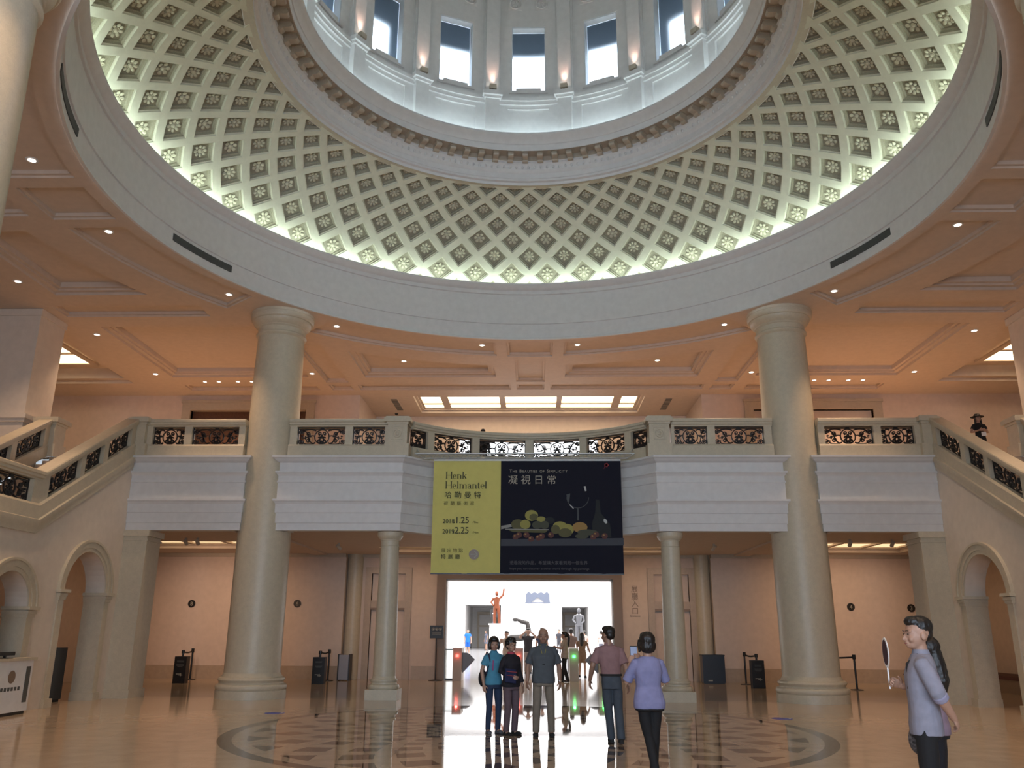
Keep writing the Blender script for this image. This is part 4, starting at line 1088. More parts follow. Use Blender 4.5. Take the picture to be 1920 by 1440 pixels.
# display serif lettering of the name: thick stems, hairline serifs
def serif_word(word, x, z, hx, parent):
    """x-height hx; cap and ascender height 1.5 hx"""
    A = hx * 1.62; T = hx * 0.20; t = hx * 0.055; q = MB()
    def bar(x0, x1, z0, z1): q.box(x0, x1, ty - 0.002, ty + 0.002, z0, z1)
    def poly(p): q.add([(a, ty - 0.002, b) for a, b in p], [list(range(len(p)))])
    def ringpart(cx, cz, rx, rz, a0, a1, wmax, n=16):
        o_ = []; i_ = []
        for k in range(n + 1):
            a = a0 + (a1 - a0) * k / n; wd = t + (wmax - t) * abs(math.cos(a)) ** 1.5
            o_.append((cx + rx * math.cos(a), cz + rz * math.sin(a))); i_.append((cx + (rx - wd) * math.cos(a), cz + (rz - t) * math.sin(a)))
        for k in range(n): poly([o_[k], o_[k + 1], i_[k + 1], i_[k]])
    for ch in word:
        if ch == 'H':
            w_ = hx * 1.45
            for xx in (x + 0.08 * hx, x + w_ - T - 0.08 * hx): bar(xx, xx + T, z, z + A); bar(xx - 0.12 * hx, xx + T + 0.12 * hx, z, z + t); bar(xx - 0.12 * hx, xx + T + 0.12 * hx, z + A - t, z + A)
            bar(x + T, x + w_ - T, z + A * 0.48, z + A * 0.48 + t)
        elif ch == 'l' or ch == 'k':
            w_ = hx * (0.42 if ch == 'l' else 1.02)
            bar(x + 0.1 * hx, x + 0.1 * hx + T, z, z + A); bar(x, x + 0.4 * hx, z, z + t); bar(x, x + 0.2 * hx, z + A - t, z + A)
            if ch == 'k':
                poly([(x + 0.28 * hx, z + 0.42 * hx), (x + 0.80 * hx, z + hx), (x + 0.87 * hx, z + hx), (x + 0.32 * hx, z + 0.38 * hx)])
                poly([(x + 0.44 * hx, z + 0.56 * hx), (x + 0.62 * hx, z + 0.66 * hx), (x + 0.98 * hx, z), (x + 0.74 * hx, z)])
                bar(x + 0.62 * hx, x + 1.02 * hx, z, z + t); bar(x + 0.62 * hx, x + 0.98 * hx, z + hx - t, z + hx)
        elif ch in 'nm':
            k = 1 if ch == 'n' else 2; w_ = hx * (0.42 + 0.64 * k)
            bar(x + 0.1 * hx, x + 0.1 * hx + T, z, z + hx); bar(x, x + 0.4 * hx, z, z + t); bar(x, x + 0.2 * hx, z + hx - t, z + hx)
            for i in range(k):
                xo = x + 0.1 * hx + T + 0.64 * hx * i
                ringpart(xo + 0.22 * hx, z + hx * 0.66, 0.42 * hx, 0.34 * hx, 0, PI * 0.9, T, 10)
                bar(xo + 0.64 * hx - T, xo + 0.64 * hx, z, z + hx * 0.68); bar(xo + 0.34 * hx, xo + 0.74 * hx, z, z + t)
        elif ch == 'e':
            w_ = hx * 0.86; ringpart(x + 0.42 * hx, z + 0.5 * hx, 0.42 * hx, 0.52 * hx, 0.1, 2 * PI - 0.75, T * 1.05, 22); bar(x + 0.12 * hx, x + 0.83 * hx, z + 0.52 * hx, z + 0.52 * hx + t)
        elif ch == 'a':
            w_ = hx * 0.92; ringpart(x + 0.36 * hx, z + 0.27 * hx, 0.33 * hx, 0.29 * hx, PI * 0.4, PI * 1.75, T, 14); bar(x + 0.55 * hx, x + 0.55 * hx + T, z + 0.08 * hx, z + 0.72 * hx)
            ringpart(x + 0.42 * hx, z + 0.70 * hx, 0.335 * hx, 0.32 * hx, 0, PI * 0.95, T * 0.8, 10); bar(x + 0.6 * hx, x + 0.9 * hx, z, z + t * 1.4); bar(x + 0.25 * hx, x + 0.6 * hx, z + 0.52 * hx, z + 0.52 * hx + t)
        elif ch == 't':
            w_ = hx * 0.58; bar(x + 0.14 * hx, x + 0.14 * hx + T, z + 0.1 * hx, z + hx * 1.35); bar(x, x + 0.5 * hx, z + hx - t, z + hx); ringpart(x + 0.36 * hx, z + 0.16 * hx, 0.22 * hx, 0.18 * hx, PI, PI * 1.9, T * 0.6, 8)
        else: w_ = hx * 0.5
        x += w_ + hx * 0.10
    return q.build('lettering', M['ink'], parent)
p = bpos(222, 230); serif_word('Henk', p[0], p[2], 0.115, ban)
p = bpos(220, 322); serif_word('Helmantel', p[0], p[2], 0.118, ban)
p = bpos(212, 405); text('哈 勒 曼 特', 0.195, M['ink'], p, ban, spacing=1.02)
p = bpos(208, 471); text('荷 蘭 藝 術 家', 0.118, M['olive_ink'], p, ban, spacing=1.15)
for yy, a, b_, c_ in ((636, '2018', '.1.25', '/Thu'), (727, '2019', '.2.25', '/Mon')):
    p = bpos(203, yy); text(a, 0.155, M['ink'], p, ban); p = bpos(296, yy); text(b_, 0.235, M['ink'], p, ban, spacing=0.92); p = bpos(470, yy); text(c_, 0.075, M['olive_ink'], p, ban)
p = bpos(198, 893); text('展 出 地 點', 0.115, M['olive_ink'], p, ban); p = bpos(196, 950); text('特 展 廳', 0.13, M['ink'], p, ban, spacing=1.1)
p = bpos(486, 913); q = MB().lathe([(0, 0), (0.128, 0)], 32)
MB().add([(p[0] + x, ty, p[2] + y) for x, y, z in q.v], q.f).build('arrow_disc', M['browntrim'], ban)
q = MB()
for a in ([(-0.085, -0.012), (0.05, -0.012), (0.05, 0.012), (-0.085, 0.012)], [(0.0, 0.075), (0.022, 0.09), (0.10, 0.0), (0.07, 0.0)], [(0.0, -0.075), (0.07, 0.0), (0.10, 0.0), (0.022, -0.09)]):
    q.add([(p[0] + x, ty - 0.003, p[2] + y) for x, y in a], [list(range(len(a)))])
q.build('arrow', M['pale_ink'], ban)
# small capitals line: larger initials
p = bpos(792, 172); x = p[0]
for wd in ('The', 'Beauties', 'of', 'Simplicity'):
    for i, ch in enumerate(wd):
        big = i == 0 and wd != 'of'
        me = text_mesh(ch.upper(), 0.118 if big else 0.09, 'LEFT', 0.002)
        wch = max([v.co.x for v in me.vertices]) if len(me.vertices) else 0.03
        me.materials.clear(); me.materials.append(M['pale_ink'])
        o = bpy.data.objects.new('lettering', me); COL.objects.link(o); o.parent = ban
        o.matrix_local = parent_matrix(ban).inverted() @ Matrix.LocRotScale(Vector((x, ty, p[2])), __import__('mathutils').Euler((PI / 2, 0, 0)), None)
        x += wch + 0.013
    x += 0.047
p = bpos(780, 272); text('凝 視 日 常', 0.255, M['pale_ink'], p, ban, spacing=1.02)
p = bpos(798, 998); text('透過我的作品，希望讓大家看到另一個世界', 0.103, M['dim_ink'], p, ban, spacing=1.0)
p = bpos(798, 1045); text('hope you can discover another world through my paintings', 0.083, M['dim_ink'], p, ban)
# a plain still life of fruit, a glass and a bottle printed on the dark panel
pm('fruit_yellow', (0.30, 0.28, 0.07)); pm('fruit_shade', (0.10, 0.095, 0.035)); pm('fruit_orange', (0.33, 0.20, 0.06)); pm('leaf_print', (0.06, 0.065, 0.04)); pm('plum_print', (0.10, 0.035, 0.03)); pm('glass_print', (0.07, 0.08, 0.085)); pm('glass_light', (0.5, 0.52, 0.5)); pm('bottle_print', (0.006, 0.009, 0.010)); pm('table_print', (0.045, 0.05, 0.065)); pm('cloth_print', (0.28, 0.28, 0.26))
PRM = ['table_print', 'fruit_shade', 'fruit_yellow', 'fruit_orange', 'leaf_print', 'plum_print', 'glass_print', 'glass_light', 'bottle_print', 'cloth_print']
q = MB(); lay = [0]
def blob(px, py, rx, ry, m_, rot=0.0, n=20):
    lay[0] += 1; c = bpos(px, py); k = BW / 1680
    vs = [(c[0] + k * (rx * math.cos(a) * math.cos(rot) - ry * math.sin(a) * math.sin(rot)), ty + 0.004 - lay[0] * 0.00016, c[2] + k * (rx * math.cos(a) * math.sin(rot) + ry * math.sin(a) * math.cos(rot))) for a in [2 * PI * i / n for i in range(n)]]
    q.add(vs, [list(range(n))], PRM.index(m_))
def pl(pts, m_):
    lay[0] += 1; vs = []
    for a, b in pts: c = bpos(a, b); vs.append((c[0], ty + 0.004 - lay[0] * 0.00016, c[2]))
    q.add(vs, [list(range(len(vs)))], PRM.index(m_))
pl([(722, 775), (1795, 765), (1795, 830), (722, 838)], 'table_print')
pl([(1560, 420), (1590, 420), (1600, 540), (1680, 640), (1690, 760), (1530, 760), (1520, 640), (1552, 540)], 'bottle_print')
blob(1640, 615, 14, 22, 'glass_light', 0.5)
for k in range(15):
    a = PI * k / 15; b = PI * (k + 1) / 15
    pl([(1400 - 100 * math.cos(a), 400 + 100 * math.sin(a)), (1400 - 100 * math.cos(b), 400 + 100 * math.sin(b)), (1400 - 94 * math.cos(b), 400 + 94 * math.sin(b)), (1400 - 94 * math.cos(a), 400 + 94 * math.sin(a))], 'glass_print')
pl([(1300, 375), (1335, 365), (1325, 440), (1308, 440)], 'glass_print'); pl([(1455, 300), (1472, 297), (1480, 340), (1466, 345)], 'glass_light'); pl([(1325, 470), (1332, 465), (1365, 500), (1358, 505)], 'glass_light'); pl([(1395, 500), (1405, 500), (1408, 610), (1392, 610)], 'glass_print')
pl([(722, 660), (850, 635), (860, 655), (722, 690)], 'cloth_print')
for a in ((990, 565, 58, 48, 'fruit_yellow'), (1010, 580, 40, 30, 'fruit_shade'), (870, 645, 60, 45, 'fruit_shade'), (935, 645, 46, 40, 'fruit_yellow'), (1075, 600, 40, 26, 'fruit_yellow'), (1150, 610, 45, 30, 'bottle_print'), (1105, 650, 40, 35, 'leaf_print'), (1040, 650, 45, 35, 'leaf_print'), (1240, 655, 60, 36, 'fruit_yellow'), (1200, 690, 40, 40, 'fruit_shade'), (1300, 690, 62, 50, 'fruit_yellow'), (1285, 720, 60, 40, 'fruit_shade'), (1415, 670, 66, 45, 'fruit_orange'), (1480, 715, 90, 26, 'leaf_print'), (1430, 750, 60, 22, 'leaf_print')): blob(*a)
pl([(760, 685), (1140, 690), (1110, 720), (830, 715)], 'fruit_shade'); pl([(760, 684), (1140, 688), (1140, 697), (760, 692)], 'cloth_print')
for a in ((850, 755), (880, 740), (985, 775), (1050, 765), (1080, 750), (945, 740), (1160, 740), (1530, 755), (1555, 735), (1630, 748)): blob(a[0], a[1], 27, 25, 'plum_print'); blob(a[0] - 8, a[1] - 8, 9, 7, 'fruit_orange')
q.build('printed_still_life', [M[x] for x in PRM], ban)
q = MB(); pm('emblem_red', (0.30, 0.03, 0.04)); c = bpos(1662, 103)
for i in range(5): q.add([(c[0] + 0.03 * math.cos(i * 1.256) + 0.03 * math.cos(a), ty, c[2] + 0.03 * math.sin(i * 1.256) + 0.03 * math.sin(a)) for a in [2 * PI * k / 10 for k in range(10)]], [list(range(10))])
q.add([(c[0] - 0.07, ty, c[2] - 0.10), (c[0] - 0.06, ty, c[2] - 0.10), (c[0] - 0.03, ty, c[2] - 0.02), (c[0] - 0.04, ty, c[2] - 0.02)], [(0, 1, 2, 3)])
q.build('red_emblem', M['emblem_red'], ban)
# the bar that carries it, a flat lattice truss
tr = thing('banner_truss', 'pale metal truss lying on the balcony edge above the banner', 'truss', (0, by, 5.92))
MB().tube([(-2.98, 6.02, 6.06), (2.74, 6.02, 6.06)], 0.022, 8).build('top_chord', M['galv'], tr, 60)
MB().tube([(-2.75, 5.99, 5.93), (2.55, 5.99, 5.93)], 0.022, 8).build('bottom_chord', M['galv'], tr, 60)
q = MB(); n = 22
for i in range(n):
    a = -2.75 + 5.3 * i / n; b = a + 5.3 / n; q.tube([(a, 5.99, 5.93), ((a + b) / 2, 6.02, 6.06), (b, 5.99, 5.93)], 0.010, 6)
q.tube([(-2.98, 6.02, 6.06), (-2.75, 5.99, 5.93)], 0.02, 6).tube([(2.74, 6.02, 6.06), (2.55, 5.99, 5.93)], 0.02, 6)
q.build('lattice', M['galv'], tr)
q = MB()
for x in (-2.85, 2.62): q.tube([(x, 6.02, 6.06), (x * 1.03, 6.10, 6.2), (x * 1.05, 6.42, 6.2)], 0.012, 6)
q.build('hooks', M['galv'], tr)

# ------------------------------------------------------------------ entrance gates
pm('gate_stone', (0.36, 0.27, 0.19), 0.4)
pm('gate_wing', (0.10, 0.07, 0.055), 0.35)
def gate(x, label, led, wings):
    y = 14.75
    t = thing('turnstile_gate', label, 'gate', (x, y, 0), 0, 'entrance gates in the doorway')
    MB().box(-0.15, 0.15, -0.5, 0.5, 0, 1.02).build('gate_body', M['gate_stone'], t, world=False)
    MB().box(-0.155, 0.155, -0.505, 0.505, 1.02, 1.06).build('gate_top', M['tan'], t, world=False)
    MB().box(-0.05, 0.05, -0.51, -0.5, 0.76, 0.84).build('status_light', M[led], t, world=False)
    d = bpy.data.lights.new('status_glow', 'POINT'); d.energy = 1.2; d.color = (1, 0.1, 0.08) if led == 'red' else (0.1, 1, 0.2); d.shadow_soft_size = 0.04
    o = bpy.data.objects.new('status_glow', d); COL.objects.link(o); o.parent = t; o.location = (0, -0.58, 0.80)
    for s in wings:
        q = MB(); pts = [(0.15, 0.30), (0.15, 0.90), (0.30, 0.90), (0.40, 0.85), (0.585, 0.67), (0.17, 0.24)]
        q.add([(s * a, -0.22, b) for a, b in pts] + [(s * a, -0.18, b) for a, b in pts], [list(range(6)), list(range(6, 12))[::-1]] + [(i, (i + 1) % 6, 6 + (i + 1) % 6, 6 + i) for i in range(6)])
        q.build('flap_wing', M['gate_wing'], t, world=False)
gate(-2.49, 'stone entrance gate with a red light at the left side of the doorway', 'red', (1,))
gate(-0.42, 'stone entrance gate with a red light behind the man in grey', 'red', (-1,))
gate(1.45, 'stone entrance gate with a green light beside the staff member with a ponytail', 'green', ())
gate(2.42, 'stone entrance gate at the right side of the doorway behind the man in pink', 'green', (-1,))
t = thing('glass_barrier', 'clear glass barrier with dark rails between the left gate and the door jamb', 'barrier', (-2.8, 14.75, 0))
MB().box(-0.13, 0.13, -0.008, 0.008, 0.05, 0.98).build('glass_pane', M['clear'], t, world=False)
MB().box(-0.14, 0.14, -0.02, 0.02, 0.98, 1.01).build('top_rail', M['black'], t, world=False)
MB().box(-0.14, 0.14, -0.025, 0.025, 0.0, 0.05).build('bottom_rail', M['black'], t, world=False)

# ------------------------------------------------------------------ queue posts, sign boxes, notice stand, bins
def stanchion(x, y, label, belt=None, z=1.0):
    t = thing('queue_post', label, 'queue post', (x, y, 0), 0, 'black queue posts')
    MB().lathe([(0, 0.0), (0.18, 0.0), (0.18, 0.012), (0.05, 0.03), (0, 0.03)], 24).build('post_base', M['black'], t, 40, world=False)
    MB().tube([(0, 0, 0.02), (0, 0, 0.9)], 0.03, 12).build('post', M['black'], t, 40, world=False)
    MB().lathe([(0, 0.86), (0.045, 0.86), (0.05, 0.87), (0.05, 0.98), (0.045, 0.995), (0, 0.995)], 16).build('post_head', M['black'], t, 40, world=False)
    if belt:
        n = 10; vs = []
        for i in range(n + 1):
            f = i / n; dz = -0.035 * math.sin(PI * f)
            for zc in (0.895, 0.945): vs.append((belt[0] * f, belt[1] * f, zc + dz))
        fs = [(2 * i, 2 * i + 2, 2 * i + 3, 2 * i + 1) for i in range(n)]
        q = MB().add(vs, fs); q.add([(x_, y_ + 0.004, z_) for x_, y_, z_ in vs], fs); q.build('belt', M['blackm'], t, world=False)
    return t
def sign_box(x, y, label):
    t = thing('sign_box', label, 'sign', (x, y, 0), 0, 'black sign boxes on queue posts')
    MB().box(-0.19, 0.19, -0.14, 0.14, 0.0, 0.80).build('box_body', M['black'], t, world=False)
    MB().lathe([(0, 0.8), (0.03, 0.8), (0.03, 0.88), (0.05, 0.885), (0.05, 0.985), (0, 0.99)], 14).build('post_head', M['black'], t, 40, world=False)
    q = MB()
    for i, (w_, z) in enumerate(((0.11, 0.66), (0.10, 0.63), (0.12, 0.55), (0.11, 0.52), (0.08, 0.49))): q.box(-w_, w_, -0.143, -0.14, z, z + 0.014)
    q.build('lettering', M['greyv'], t, world=False)
    q = MB().box(-0.10, 0.06, -0.143, -0.14, 0.27, 0.29).box(-0.02, 0.10, -0.143, -0.14, 0.24, 0.26).box(0.03, 0.06, -0.143, -0.14, 0.22, 0.30)
    q.build('picture_print', M['pale_ink'], t, world=False)
stanchion(-13.2, 13.4, 'black queue post half hidden by the left pier', (-1.2, -0.3))
stanchion(-11.4, 13.9, 'black queue post against the wall beneath the number 8 disc', (0.40, -1.7))
sign_box(-10.95, 12.0, 'tall black sign box left of the big left column')
stanchion(-6.75, 13.85, 'black queue post left of the left narrow door', (0.12, -1.5))
sign_box(-6.62, 12.1, 'tall black sign box right of the big left column')
stanchion(6.95, 13.4, 'black queue post left of the big right column', (-0.05, -1.55))
sign_box(6.88, 11.6, 'tall black sign box left of the big right column')
stanchion(9.65, 11.1, 'black queue post right of the big right column with its belt running behind it', (-1.7, 0.5))
t = thing('notice_stand', 'black notice board with three round icons on a pole stand left of the doorway', 'sign', (-3.22, 14.35, 0))
MB().lathe([(0, 0), (0.24, 0), (0.24, 0.012), (0.04, 0.035), (0, 0.035)], 28).build('stand_base', M['black'], t, 40, world=False)
MB().tube([(0, 0, 0.02), (0, 0, 1.40)], 0.02, 10).build('pole', M['black'], t, 40, world=False)
MB().box(-0.23, 0.23, -0.02, 0.02, 1.36, 1.78).build('board', M['black'], t, world=False)
q = MB()
for x in (-0.12, 0, 0.12):
    q.tube([(x + 0.045 * math.cos(a), -0.022, 1.66 + 0.045 * math.sin(a)) for a in [2 * PI * i / 18 for i in range(19)]], 0.006, 5, cap=False)
    q.box(x - 0.015, x + 0.015, -0.024, -0.02, 1.64, 1.68)
for z in (1.55, 1.52, 1.49): q.box(-0.15, 0.15, -0.0215, -0.02, z, z + 0.008)
q.build('icons', M['pale_ink'], t, world=False)
pm('bin_steel', (0.34, 0.34, 0.37), 0.3); pm('bin_blue', (0.018, 0.024, 0.036), 0.3)
t = thing('litter_bin', 'narrow pale steel bin with dark edges beside the left narrow door', 'bin', (-6.25, 14.05, 0))
MB().box(-0.16, 0.16, -0.2, 0.2, 0.03, 0.82).build('bin_body', M['bin_steel'], t, world=False)
MB().box(-0.20, -0.16, -0.21, 0.21, 0, 0.84).box(0.16, 0.20, -0.21, 0.21, 0, 0.84).build('bin_side', M['black'], t, world=False)
t = thing('litter_bin', 'broad dark blue bin against the wall right of the right narrow door', 'bin', (5.98, 13.8, 0))
MB().box(-0.36, 0.36, -0.22, 0.22, 0.03, 0.86).build('bin_body', M['bin_blue'], t, world=False)
MB().box(-0.37, 0.37, -0.23, 0.23, 0.86, 0.90).box(-0.34, 0.34, -0.20, 0.20, 0, 0.03).build('bin_lid', M['black'], t, world=False)
MB().box(-0.20, -0.06, -0.225, -0.22, 0.08, 0.12).build('bin_label', M['pale_ink'], t, world=False)

# numbered discs on the wall
def disc(x, y, z, num, label):
    t = thing('number_disc', label, 'sign', (x, y, z), 0, 'black numbered discs on the back wall')
    q = MB().lathe([(0, 0), (0.13, 0), (0.13, 0.02), (0, 0.02)], 28)
    MB().add([(a, -c, b) for a, b, c in q.v], q.f).build('disc', M['black'], t, world=False)
    text(num, 0.19, M['pale_ink'], (x, y - 0.024, z - 0.068), t, align='CENTER', name='numeral')
YD = WY - 0.36
disc(-13.62, YD, 2.47, '9', 'black numbered disc on the wall just showing past the left pier'); disc(-11.83, YD, 2.47, '8', 'black disc with the number 8 on the left back wall'); disc(-8.12, YD, 2.49, '6', 'black disc with the number 6 on the wall right of the big left column')
disc(10.92, YD, 2.46, '4', 'black disc with the number 4 on the wall right of the big right column'); disc(12.95, YD, 2.43, '3', 'black disc with the number 3 on the right back wall behind the young man')
# the vertical entrance lettering
t = thing('wall_lettering', 'vertical dark lettering on the wall right of the gallery doorway', 'sign', (3.62, WY - 0.01, 2.0))
for i, ch in enumerate('展廳入口'): text(ch, 0.25, M['browntrim'], (3.62, WY - 0.006, 2.95 - i * 0.245), t, align='CENTER')
text('Entrance', 0.10, M['browntrim'], (3.62, WY - 0.006, 2.10), t, align='CENTER')
t = thing('wall_lettering', 'faint dark lettering on the wall seen through the right arch', 'sign', (14.58, 10.2, 2.0))
text('語音導覽', 0.21, M['browntrim'], (14.585, 11.15, 2.12), t, rot=(PI / 2, 0, -PI / 2))
for i in range(5): MB().box(14.585, 14.59, 10.35 + 0.1 * (i % 2), 11.15, 1.98 - i * 0.09, 1.995 - i * 0.09).build('small_lines', M['browntrim'], t)
t = thing('bench', 'low dark red bench at the wall seen through the right arch', 'bench', (14.0, 11.3, 0))
pm('dark_red', (0.10, 0.03, 0.025), 0.6)
MB().box(-0.45, 0.5, -3.0, 2.6, 0.0, 0.36).build('bench_body', M['browntrim'], t, world=False)
MB().box(-0.48, 0.5, -3.02, 2.62, 0.36, 0.46).build('seat', M['dark_red'], t, world=False)
# floor stickers
for x, y, lab in ((-5.17, 2.75, 'small blue floor sticker left of the stone medallion'), (5.02, 2.45, 'small blue floor sticker right of the stone medallion')):
    t = thing('floor_sticker', lab, 'sticker', (x, y, 0.0), 0, 'blue floor stickers')
    pm('sticker_blue', (0.02, 0.05, 0.42), 0.3)
    MB().lathe([(0, 0.003), (0.20, 0.003), (0.20, 0.0)], 24).build('sticker_disc', M['sticker_blue'], t, world=False)
    MB().lathe([(0.13, 0.004), (0.17, 0.004)], 24, 0, 2.2).build('sticker_mark', M['whitep'], t, world=False)
# reception counter and black panel at the left
t = thing('reception_counter', 'white reception counter in front of the leftmost arch', 'counter', (-10.35, 0.0, 0))
MB().box(0.05, 0.28, -2.6, 2.30, 0.06, 1.02).build('counter_body', M['whitep'], t, world=False)
MB().box(0.04, 0.33, -2.66, 2.34, 1.02, 1.07).build('counter_top', M['stone'], t, world=False)
MB().box(0.06, 0.25, -2.6, 2.27, 0, 0.06).build('toe_kick', M['black'], t, world=False)
MB().box(0.28, 0.29, 2.08, 2.22, 0.22, 0.9).build('dark_strip', M['greyv'], t, world=False)
q = MB().lathe([(0, 0), (0.12, 0)], 24); MB().add([(0.285, 1.62 + a, 0.72 + b) for a, b, c in q.v], q.f).build('round_mark', M['browntrim'], t, world=False)
q = MB()
for i in range(6): q.box(0.28, 0.285, 1.32 + i * 0.11, 1.32 + i * 0.11 + 0.07, 0.46, 0.53)
q.build('lettering', M['greyv'], t, world=False)
t = thing('monitor', 'black monitor seen edge on standing on the reception counter', 'monitor', (-10.17, 1.45, 1.07))
MB().box(-0.10, 0.10, -0.12, 0.12, 0, 0.012).box(-0.02, 0.02, -0.02, 0.02, 0.012, 0.06).build('stand', M['black'], t, world=False)
MB().box(-0.02, 0.02, -0.30, 0.30, 0.05, 0.12).build('keyboard_edge', M['black'], t, world=False)
t = thing('black_cabinet', 'plain black cabinet standing in the first left arch', 'cabinet', (-11.2, 4.85, 0))
MB().box(-0.25, 0.25, -0.30, 0.30, 0.05, 1.2).build('cabinet_body', M['black'], t, world=False)
MB().box(-0.22, 0.22, -0.27, 0.27, 0, 0.05).build('cabinet_foot', M['blackm'], t, world=False)

# ------------------------------------------------------------------ things in the bright hall
pm('bronze', (0.018, 0.014, 0.012), 0.45); M['copper'] = mat('copper_bronze', (0.22, 0.06, 0.025), 0.4, metal=0.4); M['silver'] = mat('dull_silver', (0.16, 0.165, 0.18), 0.4, metal=0.5)
def plinth_statue(x, y, label, pz, build, m_, name='statue'):
    t = thing(name, label, 'sculpture', (x, y, 0), 0, 'sculptures in the hall')
    MB().box(-0.4, 0.4, -0.4, 0.4, 0, pz - 0.08).box(-0.46, 0.46, -0.46, 0.46, pz - 0.08, pz).box(-0.46, 0.46, -0.46, 0.46, 0, 0.12).build('plinth', M['whitep'], t, world=False)
    b = MB(); build(b, pz); b.build('figure', M[m_], t, 60, world=False)
def fig_stand(b, z, raise_=1):
    b.tube([(-0.12, 0, z), (-0.13, 0, z + 0.45), (-0.08, 0, z + 0.95)], [0.08, 0.09, 0.12]).tube([(0.16, 0.05, z), (0.15, -0.08, z + 0.45), (0.08, 0, z + 0.95)], [0.08, 0.09, 0.12])
    b.tube([(0, 0, z + 0.88), (0, -0.03, z + 1.15), (0, 0, z + 1.45), (0, 0, z + 1.55)], [0.19, 0.16, 0.22, 0.08], 10).ball((0, -0.02, z + 1.72), 0.105, 0.12, 0.14)
    if raise_: b.tube([(0.18, 0, z + 1.45), (0.38, 0, z + 1.65), (0.42, 0, z + 2.0)], [0.07, 0.06, 0.05])
    else: b.tube([(0.2, 0, z + 1.45), (0.28, 0.02, z + 1.15), (0.12, -0.18, z + 1.0)], [0.07, 0.06, 0.045])
    b.tube([(-0.2, 0, z + 1.45), (-0.33, 0, z + 1.2), (-0.18, -0.15, z + 1.02)], [0.07, 0.06, 0.05])
plinth_statue(-2.15, 36.0, 'copper coloured statue with one arm raised on a tall white plinth', 2.0, lambda b, z: fig_stand(b, z, 1), 'copper')
plinth_statue(2.62, 34.0, 'silvery standing statue on a white plinth', 1.0, lambda b, z: fig_stand(b, z, 0), 'silver')
def fig_dance(b, z):
    b.tube([(0, 0, z), (0.05, 0, z + 0.4), (0, 0, z + 0.75)], [0.05, 0.06, 0.09]).tube([(0, 0, z + 0.72), (-0.28, 0, z + 0.55), (-0.35, 0, z + 0.2)], [0.08, 0.06, 0.04])
    b.tube([(0, 0, z + 0.7), (0.06, 0, z + 1.0), (0.02, 0, z + 1.2)], [0.11, 0.12, 0.06], 10).ball((0.03, 0, z + 1.32), 0.075, 0.085, 0.10)
    b.tube([(0.1, 0, z + 1.12), (0.3, 0, z + 1.3), (0.2, 0, z + 1.6)], [0.05, 0.04, 0.03]).tube([(-0.05, 0, z + 1.12), (-0.3, 0, z + 1.0), (-0.42, 0, z + 1.2)], [0.05, 0.04, 0.03])
plinth_statue(-5.35, 33.5, 'dark bronze dancing figure on a plinth at the left wall of the hall', 1.25, fig_dance, 'bronze')
plinth_statue(-7.05, 48.0, 'smaller dark bronze figure on a plinth farther down the left wall', 1.3, fig_dance, 'bronze')
def fig_swirl(b, z):
    b.tube([(-0.7, 0, z + 0.10), (-0.35, 0, z + 0.20), (0, 0, z + 0.15), (0.35, 0, z + 0.22), (0.62, 0, z + 0.55), (0.55, 0, z + 0.95), (0.2, 0, z + 1.05), (-0.1, 0, z + 1.18)], [0.08, 0.14, 0.2, 0.2, 0.17, 0.14, 0.12, 0.05], 10)
    b.ball((-0.12, 0, z + 1.14), 0.16, 0.12, 0.11).tube([(0.3, 0, z + 0.2), (0.5, 0, z + 0.05), (0.8, 0, z + 0.0)], [0.12, 0.09, 0.04])
plinth_statue(-0.85, 33.0, 'dark bronze sculpture with a long curling arm at the middle of the hall', 1.05, fig_swirl, 'bronze')
t = thing('statue', 'small reddish seated statue low at the left wall behind the glass barrier', 'sculpture', (-4.55, 26.5, 0), 0, 'sculptures in the hall')
MB().box(-0.25, 0.3, -0.25, 0.25, 0, 0.3).build('plinth', M['whitep'], t, world=False)
MB().tube([(-0.05, 0, 0.35), (-0.1, 0, 0.65), (-0.05, 0, 0.95)], [0.17, 0.16, 0.09], 10).ball((-0.02, 0, 1.08), 0.10, 0.11, 0.13).tube([(0, -0.08, 0.4), (0.38, -0.08, 0.45), (0.42, -0.08, 0.1)], [0.09, 0.08, 0.05]).tube([(-0.08, 0.12, 0.85), (0.2, 0.1, 0.62), (0.35, 0, 0.55)], [0.06, 0.05, 0.04]).build('figure', M['copper'], t, 60, world=False)
# relief on the end wall
t = thing('wall_relief', 'blue grey relief with a pale arch in it on the end wall of the hall', 'relief', (0.35, HY - 0.15, 3.9))
pm('relief_blue', (0.10, 0.12, 0.17), 0.6)
q = MB(); pts = [(-1.05, 0.05), (-1.0, 0.75), (-0.8, 0.95), (-0.55, 0.78), (-0.3, 0.92), (0, 0.80), (0.3, 0.92), (0.55, 0.78), (0.8, 0.95), (1.0, 0.75), (1.05, 0.05)]
for a, b in zip(pts, pts[1:]):
    def lo(x): return 0.05 + max(0, 0.42 * (1 - (x / 0.42) ** 2)) if abs(x) < 0.42 else 0.05
    q.add([(a[0], 0, lo(a[0])), (b[0], 0, lo(b[0])), (b[0], 0, b[1]), (a[0], 0, a[1]), (a[0], -0.15, lo(a[0])), (b[0], -0.15, lo(b[0])), (b[0], -0.15, b[1]), (a[0], -0.15, a[1])], [(0, 1, 2, 3), (7, 6, 5, 4), (0, 4, 5, 1), (1, 5, 6, 2), (2, 6, 7, 3), (3, 7, 4, 0)])
q.box(-1.1, 1.1, -0.15, 0, -0.03, 0.05)
q.build('relief_carving', M['relief_blue'], t, world=False)
t = thing('direction_sign', 'black direction sign with a column of small round icons at the left passage', 'sign', (-3.25, HY - 0.06, 3.0))
MB().box(-0.55, 0.15, 0, 0.05, -0.35, 0.35).build('sign_board', M['black'], t, world=False)
